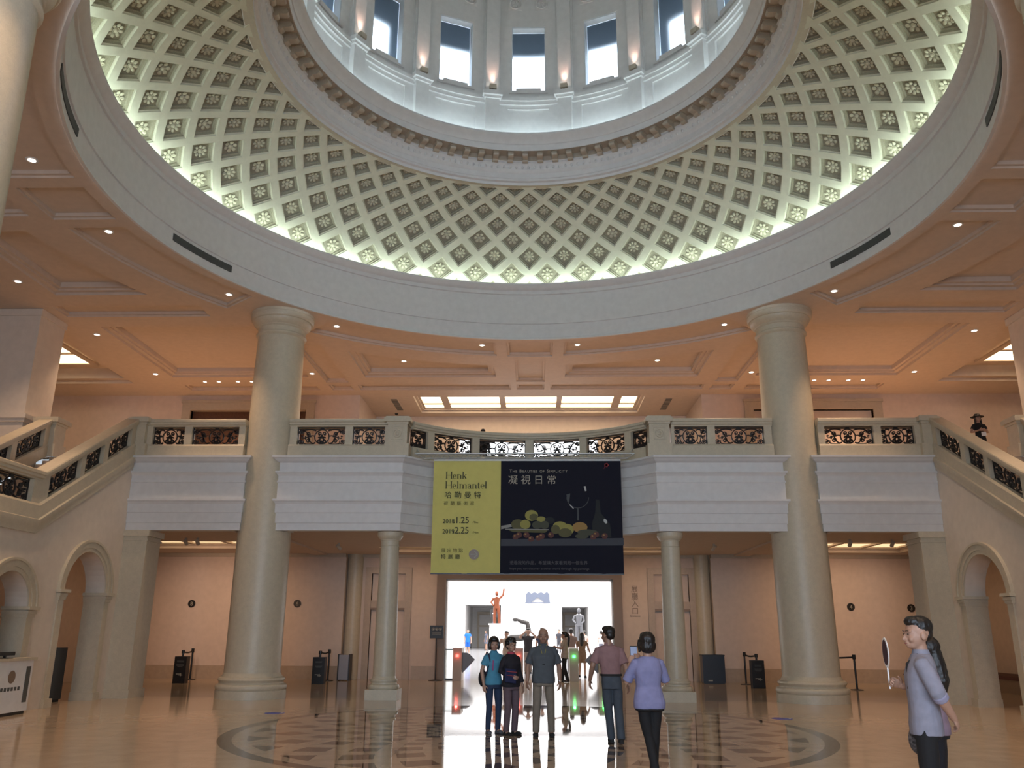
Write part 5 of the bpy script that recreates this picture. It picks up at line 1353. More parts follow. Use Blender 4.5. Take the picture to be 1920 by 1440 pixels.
q = MB().box(-0.25, -0.12, -0.01, 0, -0.12, 0.12).box(-0.35, -0.02, -0.01, 0, -0.04, 0.04); q.build('arrow', M['whitep'], t, world=False)
q = MB()
for i in range(4):
    l = MB().lathe([(0, 0), (0.15, 0)], 16); q.add([(-0.18 + a, 0.02, -0.75 - i * 0.42 + b) for a, b, c in l.v], l.f)
q.build('icons', M['relief_blue'], t, world=False)
# ------------------------------------------------------------------ people
from mathutils import Euler, noise as mn
def remesh(mb, voxel, smooth=3, keep=1.0, wrinkle=0.0, wscale=9.0, seed=0.0):
    me = bpy.data.meshes.new('t'); me.from_pydata(mb.v, [], mb.f); me.update()
    o = bpy.data.objects.new('t', me); COL.objects.link(o)
    m = o.modifiers.new('r', 'REMESH'); m.mode = 'VOXEL'; m.voxel_size = voxel
    if smooth: q = o.modifiers.new('s', 'SMOOTH'); q.factor = 0.5; q.iterations = smooth
    if keep < 1: q = o.modifiers.new('d', 'DECIMATE'); q.ratio = keep
    dg = bpy.context.evaluated_depsgraph_get(); dg.update()
    out = bpy.data.meshes.new_from_object(o.evaluated_get(dg))
    bpy.data.objects.remove(o); bpy.data.meshes.remove(me)
    b = MB(); b.v = [v.co.copy() for v in out.vertices]; b.f = [list(p.vertices) for p in out.polygons]; b.m = [0] * len(b.f)
    if wrinkle:
        nn = [v.normal.copy() for v in out.vertices]
        for i, p in enumerate(b.v):
            s = mn.noise(Vector((p.x * wscale, p.y * wscale, p.z * wscale * 0.55)) + Vector((seed, seed, seed))) + 0.5 * mn.noise(Vector((p.x * wscale * 2.3, p.y * wscale * 2.3, p.z * wscale * 1.1 + seed)))
            b.v[i] = p + nn[i] * (wrinkle * s)
    b.v = [tuple(p) for p in b.v]
    bpy.data.meshes.remove(out)
    return b
def ring_loft(mb, rings, n=20):
    """rings: (centre, rx, ry, right vector, forward vector)"""
    vs = []
    for c, rx, ry, rt, fw in rings:
        for k in range(n):
            a = 2 * PI * k / n; ca, sa = math.cos(a), math.sin(a)
            ex = abs(ca) ** 0.85 * (1 if ca > 0 else -1); ey = abs(sa) ** 0.85 * (1 if sa > 0 else -1)
            vs.append(Vector(c) + rt * (rx * ex) + fw * (ry * ey))
    fs = [(i * n + k, i * n + (k + 1) % n, (i + 1) * n + (k + 1) % n, (i + 1) * n + k) for i in range(len(rings) - 1) for k in range(n)]
    fs += [list(range(n))[::-1], [(len(rings) - 1) * n + k for k in range(n)]]
    mb.add(vs, fs)
def hand(mb, wrist, d, pn, th, H, curl=0.5):
    """d: direction of the hand, pn: palm normal, th: side on which the thumb sits"""
    d = Vector(d).normalized(); th = (Vector(th) - d * Vector(th).dot(d)).normalized(); pn = d.cross(th) if Vector(pn).dot(d.cross(th)) > 0 else th.cross(d)
    w = Vector(wrist); m3 = Matrix((th, pn, d)).transposed()
    mb.tube([w - d * 0.012 * H, w + d * 0.010 * H], 0.0155 * H, 10)
    mb.ball(w + d * 0.030 * H, 0.0255 * H, 0.0105 * H, 0.034 * H, 12, 8, m3)
    mb.ball(w + d * 0.047 * H + th * 0.002 * H, 0.0235 * H, 0.009 * H, 0.016 * H, 10, 6, m3)
    for k, (off, ln) in enumerate(((0.017, 0.042), (0.006, 0.047), (-0.006, 0.044), (-0.017, 0.035))):
        p = w + d * 0.052 * H + th * (off * H); pts = [p - d * 0.01 * H]; a = 0.12 + curl * 0.25 + 0.05 * k; dd = d
        for f in (0.42, 0.32, 0.26):
            dd = (d * math.cos(a) + pn * math.sin(a)); pts.append(pts[-1] + dd * (ln * f * H * 1.1)); a += curl * (0.75 + 0.06 * k)
        mb.tube(pts, [0.0063 * H, 0.0060 * H, 0.0054 * H, 0.0042 * H], 7)
    p = w + d * 0.014 * H + th * 0.018 * H; a = (th * 0.75 + d * 0.65 + pn * 0.35).normalized()
    q = p + a * 0.022 * H; r = q + (a * 0.6 + d * 0.7 + pn * 0.2).normalized() * 0.02 * H
    mb.tube([p - a * 0.008 * H, q, r], [0.0085 * H, 0.0068 * H, 0.005 * H], 7)
def V3(t): return Vector(t)
SKIN = mat('skin', (0.40, 0.235, 0.165), 0.5, var=0.06, scale=12)
SKIN2 = mat('skin_tan', (0.33, 0.19, 0.13), 0.5, var=0.06, scale=12)
HAIRM = mat('black_hair', (0.010, 0.008, 0.007), 0.45, var=0.3, scale=60)
EYE = mat('dark_eye', (0.02, 0.015, 0.012), 0.3)
LIP = mat('lips', (0.36, 0.13, 0.11), 0.5)
_cl = {}
def cloth(col, name=None):
    k = tuple(col)
    if k not in _cl: _cl[k] = mat('cloth_%d' % (len(_cl) + 1), col, 0.85, var=0.10, scale=14)
    return _cl[k]
SH_BLACK = cloth((0.015, 0.014, 0.014))

def person(label, loc, rotz, H, female=False, pose=None, top=(0.3, 0.3, 0.3), bottom=(0.1, 0.1, 0.12), shoe=(0.02, 0.02, 0.02), sleeve=0.55, hem=0.47, tuck=False, legs='trousers', hair='short',
           head_yaw=0.0, head_pitch=0.0, lean=(0, 0), detail=2, skin=None, group=None, stout=1.0, collar=None, z=0.0, curl=(0.45, 0.45)):
    """a standing figure that faces local +y; joints in units of the height"""
    t = thing('person', label, 'person', (loc[0], loc[1], z), rotz, group)
    skin = skin or SKIN
    J = {'shR': (0.102, 0, 0.803), 'elR': (0.132, -0.012, 0.645), 'wrR': (0.142, 0.035, 0.495), 'hdR': (0.0, 0.25, -1), 'tmR': (-0.4, 1, 0),
         'shL': (-0.102, 0, 0.803), 'elL': (-0.132, -0.012, 0.645), 'wrL': (-0.142, 0.035, 0.495), 'hdL': (0.0, 0.25, -1), 'tmL': (0.4, 1, 0),
         'hipR': (0.05, 0, 0.515), 'knR': (0.055, 0.012, 0.28), 'anR': (0.058, -0.012, 0.045), 'hipL': (-0.05, 0, 0.515), 'knL': (-0.055, 0.012, 0.28), 'anL': (-0.058, -0.012, 0.045), 'ftR': (0.12, 1, 0), 'ftL': (-0.12, 1, 0)}
    if female:
        for k in ('shR', 'shL'): J[k] = (J[k][0] * 0.90, 0, 0.800)
        for k in ('elR', 'elL'): J[k] = (J[k][0] * 0.92, J[k][1], J[k][2])
    for k, v in (pose or {}).items(): J[k] = v
    P = {k: Vector(v) * H for k, v in J.items() if k[:2] not in ('hd', 'tm', 'ft')}
    lx, ly = lean
    def ln(zz): f = max(0, zz - 0.5) / 0.35; return Vector((lx * f, ly * f, 0)) * H
    for k in ('shR', 'shL', 'elR', 'elL', 'wrR', 'wrL'): P[k] = P[k] + ln(0.81)
    ex, ey = Vector((1, 0, 0)), Vector((0, 1, 0))
    sd = (P['shR'] - P['shL']); sd.z = 0; srt = sd.normalized() if sd.length > 1e-4 else ex; sfw = Vector((-srt.y, srt.x, 0))
    st = stout
    if female: prof = [(0.47, 0.088, 0.064, 0), (0.52, 0.094, 0.066, -0.004), (0.57, 0.086, 0.060, 0), (0.63, 0.072, 0.052, 0.002), (0.69, 0.079, 0.060, 0.006), (0.735, 0.088, 0.068, 0.010), (0.78, 0.092, 0.058, 0.002), (0.812, 0.080, 0.045, -0.004), (0.835, 0.045, 0.034, -0.006), (0.85, 0.030, 0.028, -0.006)]
    else: prof = [(0.47, 0.088, 0.064, 0), (0.52, 0.091, 0.066, 0), (0.57, 0.088, 0.062, 0), (0.63, 0.087, 0.062, 0.003), (0.69, 0.096, 0.066, 0.003), (0.74, 0.104, 0.068, 0.002), (0.785, 0.106, 0.060, -0.002), (0.815, 0.092, 0.047, -0.005), (0.838, 0.052, 0.037, -0.006), (0.853, 0.034, 0.031, -0.006)]
    def torso(mb, grow, z0, z1, flare=0.0):
        zs = [z0] + [p[0] for p in prof if z0 + 0.01 < p[0] < z1 - 0.005] + [z1]; rings = []
        for zz in zs:
            for a, b in zip(prof, prof[1:]):
                if a[0] <= zz <= b[0] + 1e-6: f = (zz - a[0]) / (b[0] - a[0]); rx, ry, yo = (a[i] + (b[i] - a[i]) * f for i in (1, 2, 3)); break
            else: rx, ry, yo = prof[0][1:] if zz < prof[0][0] else prof[-1][1:]
            k = max(0, min(1, (zz - 0.55) / 0.2)); rt = (ex.lerp(srt, k)).normalized(); fw = Vector((-rt.y, rt.x, 0))
            g = grow + flare * max(0, (0.62 - zz))
            s_ = st if zz < 0.78 else 1.0
            rings.append((Vector((0, yo * H, zz * H)) + ln(zz), (rx * s_ + g) * H, (ry * s_ + g) * H, rt, fw))
        ring_loft(mb, rings)
    b = MB(); torso(b, -0.006, 0.47, 0.853)
    HS = 1.10
    hp = Vector((0, -0.006, 0.85)) * H + ln(0.85)
    HR = Matrix.Rotation(head_yaw, 3, 'Z') @ Matrix.Rotation(head_pitch, 3, 'X')
    def hd(x, y, zz): return hp + HR @ (Vector((x * HS, (y + 0.006) * HS, (zz - 0.85) * HS - 0.006)) * H)
    b.tube([Vector((0, -0.008, 0.81)) * H + ln(0.81), hd(0, -0.006, 0.87), hd(0, 0.0, 0.90)], [0.036 * H, 0.031 * H, 0.031 * H], 12)
    def hball(mb, c, r, n=14, m=10): mb.ball(hd(*c), r[0] * H * HS, r[1] * H * HS, r[2] * H * HS, n, m, HR)
    hball(b, (0, -0.008, 0.945), (0.0455, 0.056, 0.053)); hball(b, (0, 0.013, 0.918), (0.039, 0.042, 0.054)); hball(b, (0, 0.026, 0.884), (0.026, 0.025, 0.020)); hball(b, (0, 0.040, 0.877), (0.014, 0.012, 0.010))
    for s in (-1, 1):
        hball(b, (s * 0.046, -0.006, 0.918), (0.006, 0.014, 0.018), 8, 6); hball(b, (s * 0.022, 0.040, 0.906), (0.014, 0.012, 0.014), 8, 6); hball(b, (s * 0.018, 0.044, 0.940), (0.017, 0.009, 0.007), 8, 6)
    b.tube([hd(0, 0.050, 0.930), hd(0, 0.060, 0.916), hd(0, 0.067, 0.905), hd(0, 0.052, 0.899)], [0.005 * H, 0.0055 * H, 0.0068 * H, 0.006 * H], 8)
    for s in (-1, 1): hball(b, (s * 0.0085, 0.055, 0.904), (0.0055, 0.006, 0.0045), 8, 6)
    hball(b, (0, 0.052, 0.8905), (0.014, 0.0075, 0.0045), 8, 6); hball(b, (0, 0.0505, 0.884), (0.012, 0.0075, 0.005), 8, 6)
    for s in 'RL':
        b.tube([P['sh' + s] + (P['sh' + s] - P['el' + s]) * 0.04, P['sh' + s].lerp(P['el' + s], 0.5), P['el' + s], P['el' + s].lerp(P['wr' + s], 0.35), P['wr' + s]], [0.030 * H * (0.88 if female else 1), 0.0285 * H * (0.86 if female else 1), 0.0245 * H * (0.86 if female else 1), 0.025 * H * (0.86 if female else 1), 0.0165 * H * (0.9 if female else 1)], 12)
        an = P['an' + s]
        b.tube([P['hip' + s] + Vector((0, 0, 0.03 * H)), P['hip' + s].lerp(P['kn' + s], 0.5), P['kn' + s], P['kn' + s].lerp(an, 0.35) + Vector((0, -0.008 * H, 0)), an], [k_ * H * (1.0 if legs in ('dress', 'skirt', 'shorts') else 0.74) for k_ in (0.050, 0.043, 0.030, 0.030, 0.020)], 12)
        f = Vector(J['ft' + s]).normalized(); b.tube([an + Vector((0, 0, -0.012 * H)), an + f * 0.06 * H + Vector((0, 0, -0.028 * H))], [0.02 * H, 0.015 * H], 8)
    vx = {2: 0.0075, 1: 0.015, 0: 0.024}[detail]
    body = remesh(b, vx, 2, {2: 0.5, 1: 0.7, 0: 1}[detail])
    for s in 'RL':
        hb = MB(); hand(hb, P['wr' + s], J['hd' + s], (-1 if s == 'R' else 1, 0, 0), J['tm' + s], H, curl[0 if s == 'R' else 1])
        if detail == 2: hb = remesh(hb, 0.0036, 2, 0.5)
        body.add(hb.v, hb.f)
    body.build('body', skin, t, 180, world=False)
    # eyes, brows, mouth
    if detail >= 1:
        q = MB()
        for s in (-1, 1): q.ball(hd(s * 0.0185, 0.0505, 0.927), 0.0068 * H, 0.0040 * H, 0.0030 * H, 8, 6, HR)
        q.build('eyes', EYE, t, 60, world=False)
        q = MB()
        for s in (-1, 1): q.tube([hd(s * 0.008, 0.0555, 0.940), hd(s * 0.019, 0.0555, 0.943), hd(s * 0.029, 0.047, 0.940)], [0.0014 * H, 0.0018 * H, 0.0010 * H], 6)
        q.build('eyebrows', HAIRM, t, 60, world=False)
        q = MB(); q.ball(hd(0, 0.0565, 0.8885), 0.0135 * H, 0.004 * H, 0.0035 * H, 8, 6, HR); q.build('lips', LIP, t, 60, world=False)
    # hair
    q = MB()
    if hair == 'short':
        hball(q, (0, -0.016, 0.955), (0.0490, 0.0555, 0.0500)); hball(q, (0, 0.012, 0.978), (0.040, 0.042, 0.026)); hball(q, (0, -0.034, 0.928), (0.041, 0.034, 0.040))
    elif hair == 'spiky':
        hball(q, (0, -0.016, 0.960), (0.0480, 0.0555, 0.0480)); hball(q, (0, 0.012, 0.980), (0.038, 0.040, 0.026)); hball(q, (0, -0.036, 0.932), (0.039, 0.030, 0.036))
    elif hair == 'bald': hball(q, (0, -0.030, 0.928), (0.0465, 0.038, 0.030))
    elif hair == 'bob':
        hball(q, (0, -0.014, 0.950), (0.0545, 0.0600, 0.0560)); hball(q, (0, -0.022, 0.912), (0.0575, 0.0500, 0.052)); hball(q, (0, 0.020, 0.975), (0.042, 0.040, 0.028))
        for s in (-1, 1): q.tube([hd(s * 0.045, 0.012, 0.95), hd(s * 0.049, 0.016, 0.91), hd(s * 0.046, 0.016, 0.872)], [0.014 * H, 0.016 * H, 0.010 * H], 8)
    elif hair == 'curly':
        hball(q, (0, -0.014, 0.956), (0.0560, 0.0610, 0.0540)); hball(q, (0, -0.026, 0.925), (0.052, 0.044, 0.046))
        for i in range(26):
            a = i * 2.4; zz = 0.925 + 0.075 * (i / 26); rr_ = 0.050 * math.sqrt(max(0.1, 1 - ((zz - 0.95) / 0.062) ** 2)); y_ = rr_ * math.sin(a) - 0.012
            if y_ > 0.02 and zz < 0.965: continue
            hball(q, (rr_ * math.cos(a), y_, zz), (0.013, 0.013, 0.012), 7, 5)
    elif hair in ('long', 'ponytail'):
        hball(q, (0, -0.014, 0.953), (0.0510, 0.0585, 0.0530)); hball(q, (0, 0.020, 0.976), (0.040, 0.038, 0.026)); hball(q, (0, -0.032, 0.925), (0.044, 0.036, 0.042))
        if hair == 'long':
            q.tube([hd(0, -0.030, 0.93), hd(0, -0.040, 0.86), hd(0, -0.055, 0.78), hd(0, -0.055, 0.72)], [0.046 * H, 0.050 * H, 0.044 * H, 0.020 * H], 12)
            for s in (-1, 1): q.tube([hd(s * 0.042, 0.0, 0.95), hd(s * 0.050, 0.0, 0.89), hd(s * 0.055, 0.005, 0.82)], [0.015 * H, 0.017 * H, 0.012 * H], 8)
        else:
            q.tube([hd(0, -0.062, 0.955), hd(0, -0.088, 0.94), hd(0, -0.090, 0.87), hd(0, -0.080, 0.77), hd(0, -0.075, 0.72)], [0.018 * H, 0.022 * H, 0.028 * H, 0.022 * H, 0.008 * H], 10)
    hq = remesh(q, {2: 0.006, 1: 0.012, 0: 0.02}[detail], 2, 1.0, 0.0035 if detail == 2 else 0.0, 45 if hair != 'curly' else 30)
    hq.build('hair', HAIRM, t, 180, world=False)
    # top
    sw = {2: 0.010, 1: 0.016, 0: 0.024}[detail]
    q = MB(); torso(q, 0.006, 0.575 if tuck else hem, 0.838, 0.03 if not tuck else 0.0)
    for s in 'RL':
        a, e, w_ = P['sh' + s], P['el' + s], P['wr' + s]; fem = 0.88 if female else 1.0
        pts = [a - Vector((a.x * 0.35, a.y * 0.35, -0.004 * H)), a + Vector((0, 0, -0.006 * H)), a.lerp(e, 0.45)]; rr_ = [0.026 * H * fem, 0.0355 * H * fem, 0.0395 * H * fem]
        if sleeve <= 1.0: pts.append(a.lerp(e, sleeve)); rr_.append(0.042 * H * fem)
        else: pts += [e, e.lerp(w_, sleeve - 1)]; rr_ += [0.036 * H * fem, 0.034 * H * fem]
        if sleeve < 0.5: pts.pop(2); rr_.pop(2)
        q.tube(pts, rr_, 14)
    tp = remesh(q, sw, 2, 0.6 if detail == 2 else 1, 0.006 if detail == 2 else 0.003, 9, H * 7)
    shirt = tp.build('shirt', cloth(top), t, 180, world=False)
    if collar:
        q = MB(); n = 18; vs = []
        for i in range(n + 1):
            a = -PI / 2 + 0.35 + (2 * PI - 0.7) * i / n + PI; c = Vector((0, -0.006, 0.845)) * H + ln(0.845)
            for rr_, zz in ((0.038, 0.012), (0.046, -0.012)): vs.append(c + Vector((rr_ * H * math.sin(a + PI / 2 + PI), rr_ * 0.95 * H * -math.cos(a + PI / 2 + PI), zz * H)))
        q.add(vs, [(2 * i, 2 * i + 1, 2 * i + 3, 2 * i + 2) for i in range(n)])
        q.add([v + Vector((0, 0, 0.004)) for v in vs], [(2 * i, 2 * i + 1, 2 * i + 3, 2 * i + 2) for i in range(n)])
        q.build('collar', cloth(collar), t, 60, world=False)
    # bottom
    q = MB()
    if legs == 'dress' or legs == 'skirt':
        torso(q, 0.004, 0.47, 0.62)
        ring_loft(q, [(Vector((0, 0, 0.33 * H)), 0.115 * H, 0.095 * H, ex, ey), (Vector((0, 0, 0.40 * H)), 0.105 * H, 0.085 * H, ex, ey), (Vector((0, 0, 0.50 * H)), 0.097 * H, 0.072 * H, ex, ey)])
        bot = remesh(q, sw, 2, 1.0, 0.004, 9).build('skirt', cloth(bottom), t, 180, world=False)
    else:
        torso(q, 0.003 if not tuck else 0.002, 0.462, 0.60)
        slim = legs == 'slim'
        for s in 'RL':
            h_, k_, a_ = P['hip' + s], P['kn' + s], P['an' + s]
            if legs == 'shorts': q.tube([h_ + Vector((0, 0, 0.02 * H)), h_.lerp(k_, 0.5), h_.lerp(k_, 0.95)], [0.054 * H, 0.052 * H, 0.050 * H], 14)
            else:
                pts = [h_ + Vector((0, 0, 0.025 * H)), h_.lerp(k_, 0.5), k_, k_.lerp(a_, 0.4), a_ + Vector((0, 0, -0.012 * H))]
                q.tube(pts, [0.046 * H, 0.048 * H, 0.040 * H, 0.038 * H, 0.035 * H] if not slim else [0.046 * H, 0.046 * H, 0.036 * H, 0.034 * H, 0.029 * H], 14)
        remesh(q, sw, 2, 0.6 if detail == 2 else 1, 0.005 if detail == 2 else 0.002, 8, H * 3).build('trousers', cloth(bottom), t, 180, world=False)
    if tuck:
        q = MB(); rings = []
        for zz, g in ((0.572, 0.0105), (0.592, 0.0105)):
            rings.append((Vector((0, 0, zz * H)) + ln(zz), (0.0885 * st + g) * H, (0.062 * st + g) * H, ex, ey))
        ring_loft(q, rings); q.build('belt', SH_BLACK, t, 60, world=False)
    for s in 'RL':
        an = P['an' + s]; f = Vector(J['ft' + s]).normalized(); rt = Vector((f.y, -f.x, 0)); m3 = Matrix((rt, f, Vector((0, 0, 1)))).transposed()
        q = MB(); base = Vector((an.x, an.y, an.z - 0.045 * H)); lift = max(0.0, base.z)
        q.ball(base + f * 0.060 * H + Vector((0, 0, 0.017 * H)), 0.0265 * H, 0.045 * H, 0.019 * H, 14, 8, m3); q.ball(base - f * 0.008 * H + Vector((0, 0, 0.022 * H)), 0.023 * H, 0.032 * H, 0.024 * H, 14, 8, m3)
        q.tube([base + Vector((0, 0, 0.02 * H)), base + Vector((0, 0, 0.052 * H))], 0.0235 * H, 10)
        q.add([base + m3 @ Vector((x * 0.026 * H, (0.03 + 0.068 * y) * H, zz)) for zz in (0.001, 0.012 * H) for x, y in ((-0.8, -1), (0.8, -1), (1, 0.3), (0.7, 1), (-0.7, 1), (-1, 0.3))], [list(range(6))[::-1], list(range(6, 12))] + [(i, (i + 1) % 6, 6 + (i + 1) % 6, 6 + i) for i in range(6)])
        remesh(q, {2: 0.006, 1: 0.012, 0: 0.02}[detail], 2).build('shoe', cloth(shoe), t, 180, world=False)
    t['_h'] = H
    return t, P, hd
def local(t): return parent_matrix(t)

# --- the group on the medallion
GS = 'visitors on the floor medallion'
t, P, hd = person('person in a light blue polo shirt and jeans with a shoulder bag', (-0.55, -0.39), R(205), 1.53, female=True, top=(0.07, 0.25, 0.36), bottom=(0.020, 0.035, 0.075), shoe=(0.10, 0.10, 0.11), sleeve=0.62, hem=0.50, hair='bob', head_yaw=R(-14), head_pitch=R(-4), collar=(0.07, 0.25, 0.36), legs='slim', group=GS,
    pose={'elR': (0.135, -0.02, 0.645), 'wrR': (0.125, 0.02, 0.50), 'elL': (-0.125, 0.0, 0.65), 'wrL': (-0.10, 0.07, 0.53)})
H = 1.53; q = MB(); q.tube([P['shR'] + Vector((-0.02, 0.07, 0.02)), P['shR'] + Vector((-0.01, 0, 0.065)), P['shR'] + Vector((0.02, -0.08, -0.08)), Vector((0.12, -0.15, 0.95))], 0.014, 6); q.tube([P['shR'] + Vector((-0.02, 0.07, 0.02)), Vector((0.10, 0.09, 1.12)), Vector((0.14, 0.0, 0.95))], 0.013, 6); q.build('bag_strap', cloth((0.02, 0.02, 0.05)), t, 60, world=False)
q = MB(); q.ball((0.14, -0.15, 0.86), 0.07, 0.12, 0.14, 14, 10); remesh(q, 0.015, 2).build('shoulder_bag', cloth((0.012, 0.011, 0.016)), t, 180, world=False)
q = MB(); q.tube([Vector((0.06, 0.12, 1.16)), Vector((0.07, 0.125, 1.0))], 0.012, 5); q.build('pink_strap', cloth((0.30, 0.08, 0.20)), t, 60, world=False)
t, P, hd = person('person in a black jacket with a pink collar and glasses, mauve trousers, holding a bag', (-0.25, -0.58), R(222), 1.515, female=True, top=(0.014, 0.011, 0.016), bottom=(0.115, 0.075, 0.085), shoe=(0.012, 0.012, 0.012), sleeve=1.75, hem=0.49, hair='curly', head_yaw=R(-16), collar=(0.42, 0.06, 0.09), stout=1.08, group=GS,
    pose={'elR': (0.13, -0.03, 0.655), 'wrR': (0.08, 0.095, 0.60), 'hdR': (-0.7, 0.6, -0.2), 'tmR': (0, 0, 1)})
q = MB()
for s in (-1, 1): q.tube([hd(s * 0.020 + 0.0135 * math.cos(a), 0.060, 0.926 + 0.010 * math.sin(a)) for a in [2 * PI * i / 14 for i in range(15)]], 0.0022, 5, cap=False); q.tube([hd(s * 0.034, 0.058, 0.928), hd(s * 0.046, 0.0, 0.928)], 0.002, 5)
q.tube([hd(-0.007, 0.061, 0.928), hd(0.007, 0.061, 0.928)], 0.002, 5); q.build('glasses', SH_BLACK, t, 60, world=False)
q = MB(); q.add([(0.05, 0.16, 0.80), (0.24, 0.10, 0.83), (0.22, 0.09, 1.05), (0.04, 0.15, 1.02), (0.05, 0.20, 0.80), (0.24, 0.14, 0.83), (0.22, 0.13, 1.05), (0.04, 0.19, 1.02)], [(3, 2, 1, 0), (4, 5, 6, 7), (0, 1, 5, 4), (1, 2, 6, 5), (2, 3, 7, 6), (3, 0, 4, 7)])
q = remesh(q, 0.012, 3); bag = q.build('bag', cloth((0.014, 0.018, 0.06)), t, 180, world=False)
q = MB(); q.tube([(0.05, 0.205, 0.98), (0.14, 0.18, 0.99), (0.22, 0.145, 1.0)], 0.008, 5).tube([(0.05, 0.205, 0.90), (0.14, 0.18, 0.93), (0.22, 0.145, 0.94)], 0.006, 5); q.build('bag_stripe', cloth((0.30, 0.05, 0.06)), bag, 60, world=False)
t, P, hd = person('person in a grey polo shirt and beige trousers with a lanyard, standing facing the viewer', (0.29, -0.70), R(180), 1.675, skin=SKIN2, top=(0.075, 0.085, 0.095), bottom=(0.20, 0.165, 0.125), sleeve=0.85, hem=0.485, hair='bald', stout=1.17, collar=(0.075, 0.085, 0.095), group=GS,
    pose={'elR': (0.155, -0.02, 0.645), 'wrR': (0.158, 0.03, 0.50), 'elL': (-0.155, -0.02, 0.645), 'wrL': (-0.160, 0.03, 0.50), 'knR': (0.068, 0.012, 0.28), 'anR': (0.075, -0.01, 0.045), 'knL': (-0.068, 0.012, 0.28), 'anL': (-0.075, -0.01, 0.045), 'hipR': (0.056, 0, 0.515), 'hipL': (-0.056, 0, 0.515)})
q = MB(); q.tube([Vector((0.055, 0.03, 1.42)), Vector((0.03, 0.118, 1.30)), Vector((0, 0.128, 1.22)), Vector((-0.03, 0.118, 1.30)), Vector((-0.055, 0.03, 1.42))], 0.005, 5); q.build('lanyard', cloth((0.38, 0.33, 0.05)), t, 60, world=False)
MB().box(-0.02, 0.02, 0.124, 0.138, 1.10, 1.20).build('lanyard_tag', SH_BLACK, t, world=False)
q = MB(); c = P['wrL']; q.tube([c + Vector((0.024 * math.cos(a), 0.024 * math.sin(a), 0.012)) for a in [2 * PI * i / 14 for i in range(15)]], 0.010, 6, cap=False); q.build('wristwatch', M['chrome'], t, 60, world=False)
t, P, hd = person('person in a pink short-sleeved shirt, belt and blue-grey trousers, walking toward the gates', (1.34, -1.60), R(6), 1.705, skin=SKIN2, top=(0.27, 0.155, 0.155), bottom=(0.060, 0.075, 0.095), sleeve=0.82, tuck=True, hair='short', head_yaw=R(32), collar=(0.27, 0.155, 0.155), group=GS, lean=(-0.02, 0.01),
    pose={'elL': (-0.155, -0.005, 0.66), 'wrL': (-0.168, 0.075, 0.53), 'elR': (0.145, -0.045, 0.65), 'wrR': (0.165, -0.045, 0.505), 'hdR': (0.15, 0.1, -1), 'hipL': (-0.045, 0, 0.515), 'knL': (-0.03, 0.045, 0.285), 'anL': (0.0, 0.075, 0.045), 'hipR': (0.045, 0, 0.515), 'knR': (0.055, 0.0, 0.285), 'anR': (0.058, -0.075, 0.055), 'ftL': (0, 1, 0)})
t, P, hd = person('person in a lilac top and black trousers seen from behind, holding up a phone', (1.50, -4.80), R(8), 1.625, female=True, top=(0.20, 0.205, 0.36), bottom=(0.006, 0.006, 0.007), sleeve=0.95, hem=0.475, hair='bob', legs='slim', stout=1.16, group=GS,
    pose={'elL': (-0.150, 0.05, 0.655), 'wrL': (-0.085, 0.17, 0.78), 'hdL': (0.25, 0.2, 0.9), 'tmL': (0.8, -0.2, 0.2), 'elR': (0.150, 0.05, 0.655), 'wrR': (-0.01, 0.17, 0.79), 'hdR': (-0.3, 0.1, 0.9), 'tmR': (-0.8, -0.2, 0.2), 'hipR': (0.05, 0, 0.515), 'knR': (0.035, 0.01, 0.285), 'anR': (0.03, 0.05, 0.045), 'hipL': (-0.05, 0, 0.515), 'knL': (-0.012, 0.0, 0.285), 'anL': (0.02, -0.06, 0.045)}, curl=(0.8, 0.8))
# the phone is held in her hands: a thing of its own
ph = thing('phone', 'dark smartphone with a lit screen held up beside the head of the person in lilac', 'phone', (0, 0, 0))
c = local(t) @ Vector((-0.085, 0.315, 1.395))
ph.location = c; ph.rotation_euler = (R(-8), 0, R(8))
MB().box(-0.045, 0.045, -0.005, 0.005, -0.075, 0.08).build('phone_body', SH_BLACK, ph, world=False)
M['screen'] = mat('phone_screen', (0.1, 0.12, 0.2), 0.3, emit=(0.35, 0.42, 0.60), estr=0.5)
MB().box(-0.041, 0.041, -0.0065, -0.005, -0.065, 0.07).build('screen', M['screen'], ph, world=False)
t, P, hd = person('person in a grey-blue shirt with rolled sleeves in profile, one hand behind the back', (3.42, -7.78), R(68), 1.765, top=(0.235, 0.235, 0.29), bottom=(0.006, 0.006, 0.007), sleeve=1.12, hem=0.475, hair='spiky', head_yaw=R(24), collar=(0.235, 0.235, 0.29), group=GS, lean=(0, -0.012),
    pose={'elL': (-0.135, -0.055, 0.665), 'wrL': (-0.045, -0.110, 0.555), 'hdL': (0.6, -0.25, -0.6), 'tmL': (0.3, 0.1, 0.9), 'elR': (0.140, -0.02, 0.665), 'wrR': (0.07, 0.095, 0.685), 'hdR': (-0.3, 0.7, 0.4), 'tmR': (-0.5, 0.3, 0.9)}, curl=(1.3, 0.6))
q = MB(); q.tube([Vector((-0.10, 0.10, 1.20)), Vector((-0.085, 0.09, 1.40)), Vector((-0.075, 0.0, 1.475)), Vector((0.0, -0.07, 1.475)), Vector((0.08, 0.0, 1.47)), Vector((0.06, 0.12, 1.30))], 0.009, 6); q.build('neck_strap', SH_BLACK, t, 60, world=False)
q = MB()
for s in 'LR':
    w_ = P['el' + s].lerp(P['wr' + s], 0.12); d_ = (P['wr' + s] - P['el' + s]).normalized(); q.tube([w_ - d_ * 0.03, w_ + d_ * 0.025], 0.064 if s == 'L' else 0.060, 14)
remesh(q, 0.009, 1).build('rolled_cuffs', cloth((0.27, 0.26, 0.36)), t, 180, world=False)
fan = thing('hand_fan', 'round white and dark hand fan held up before the chest of the person in profile', 'fan', (0, 0, 0))
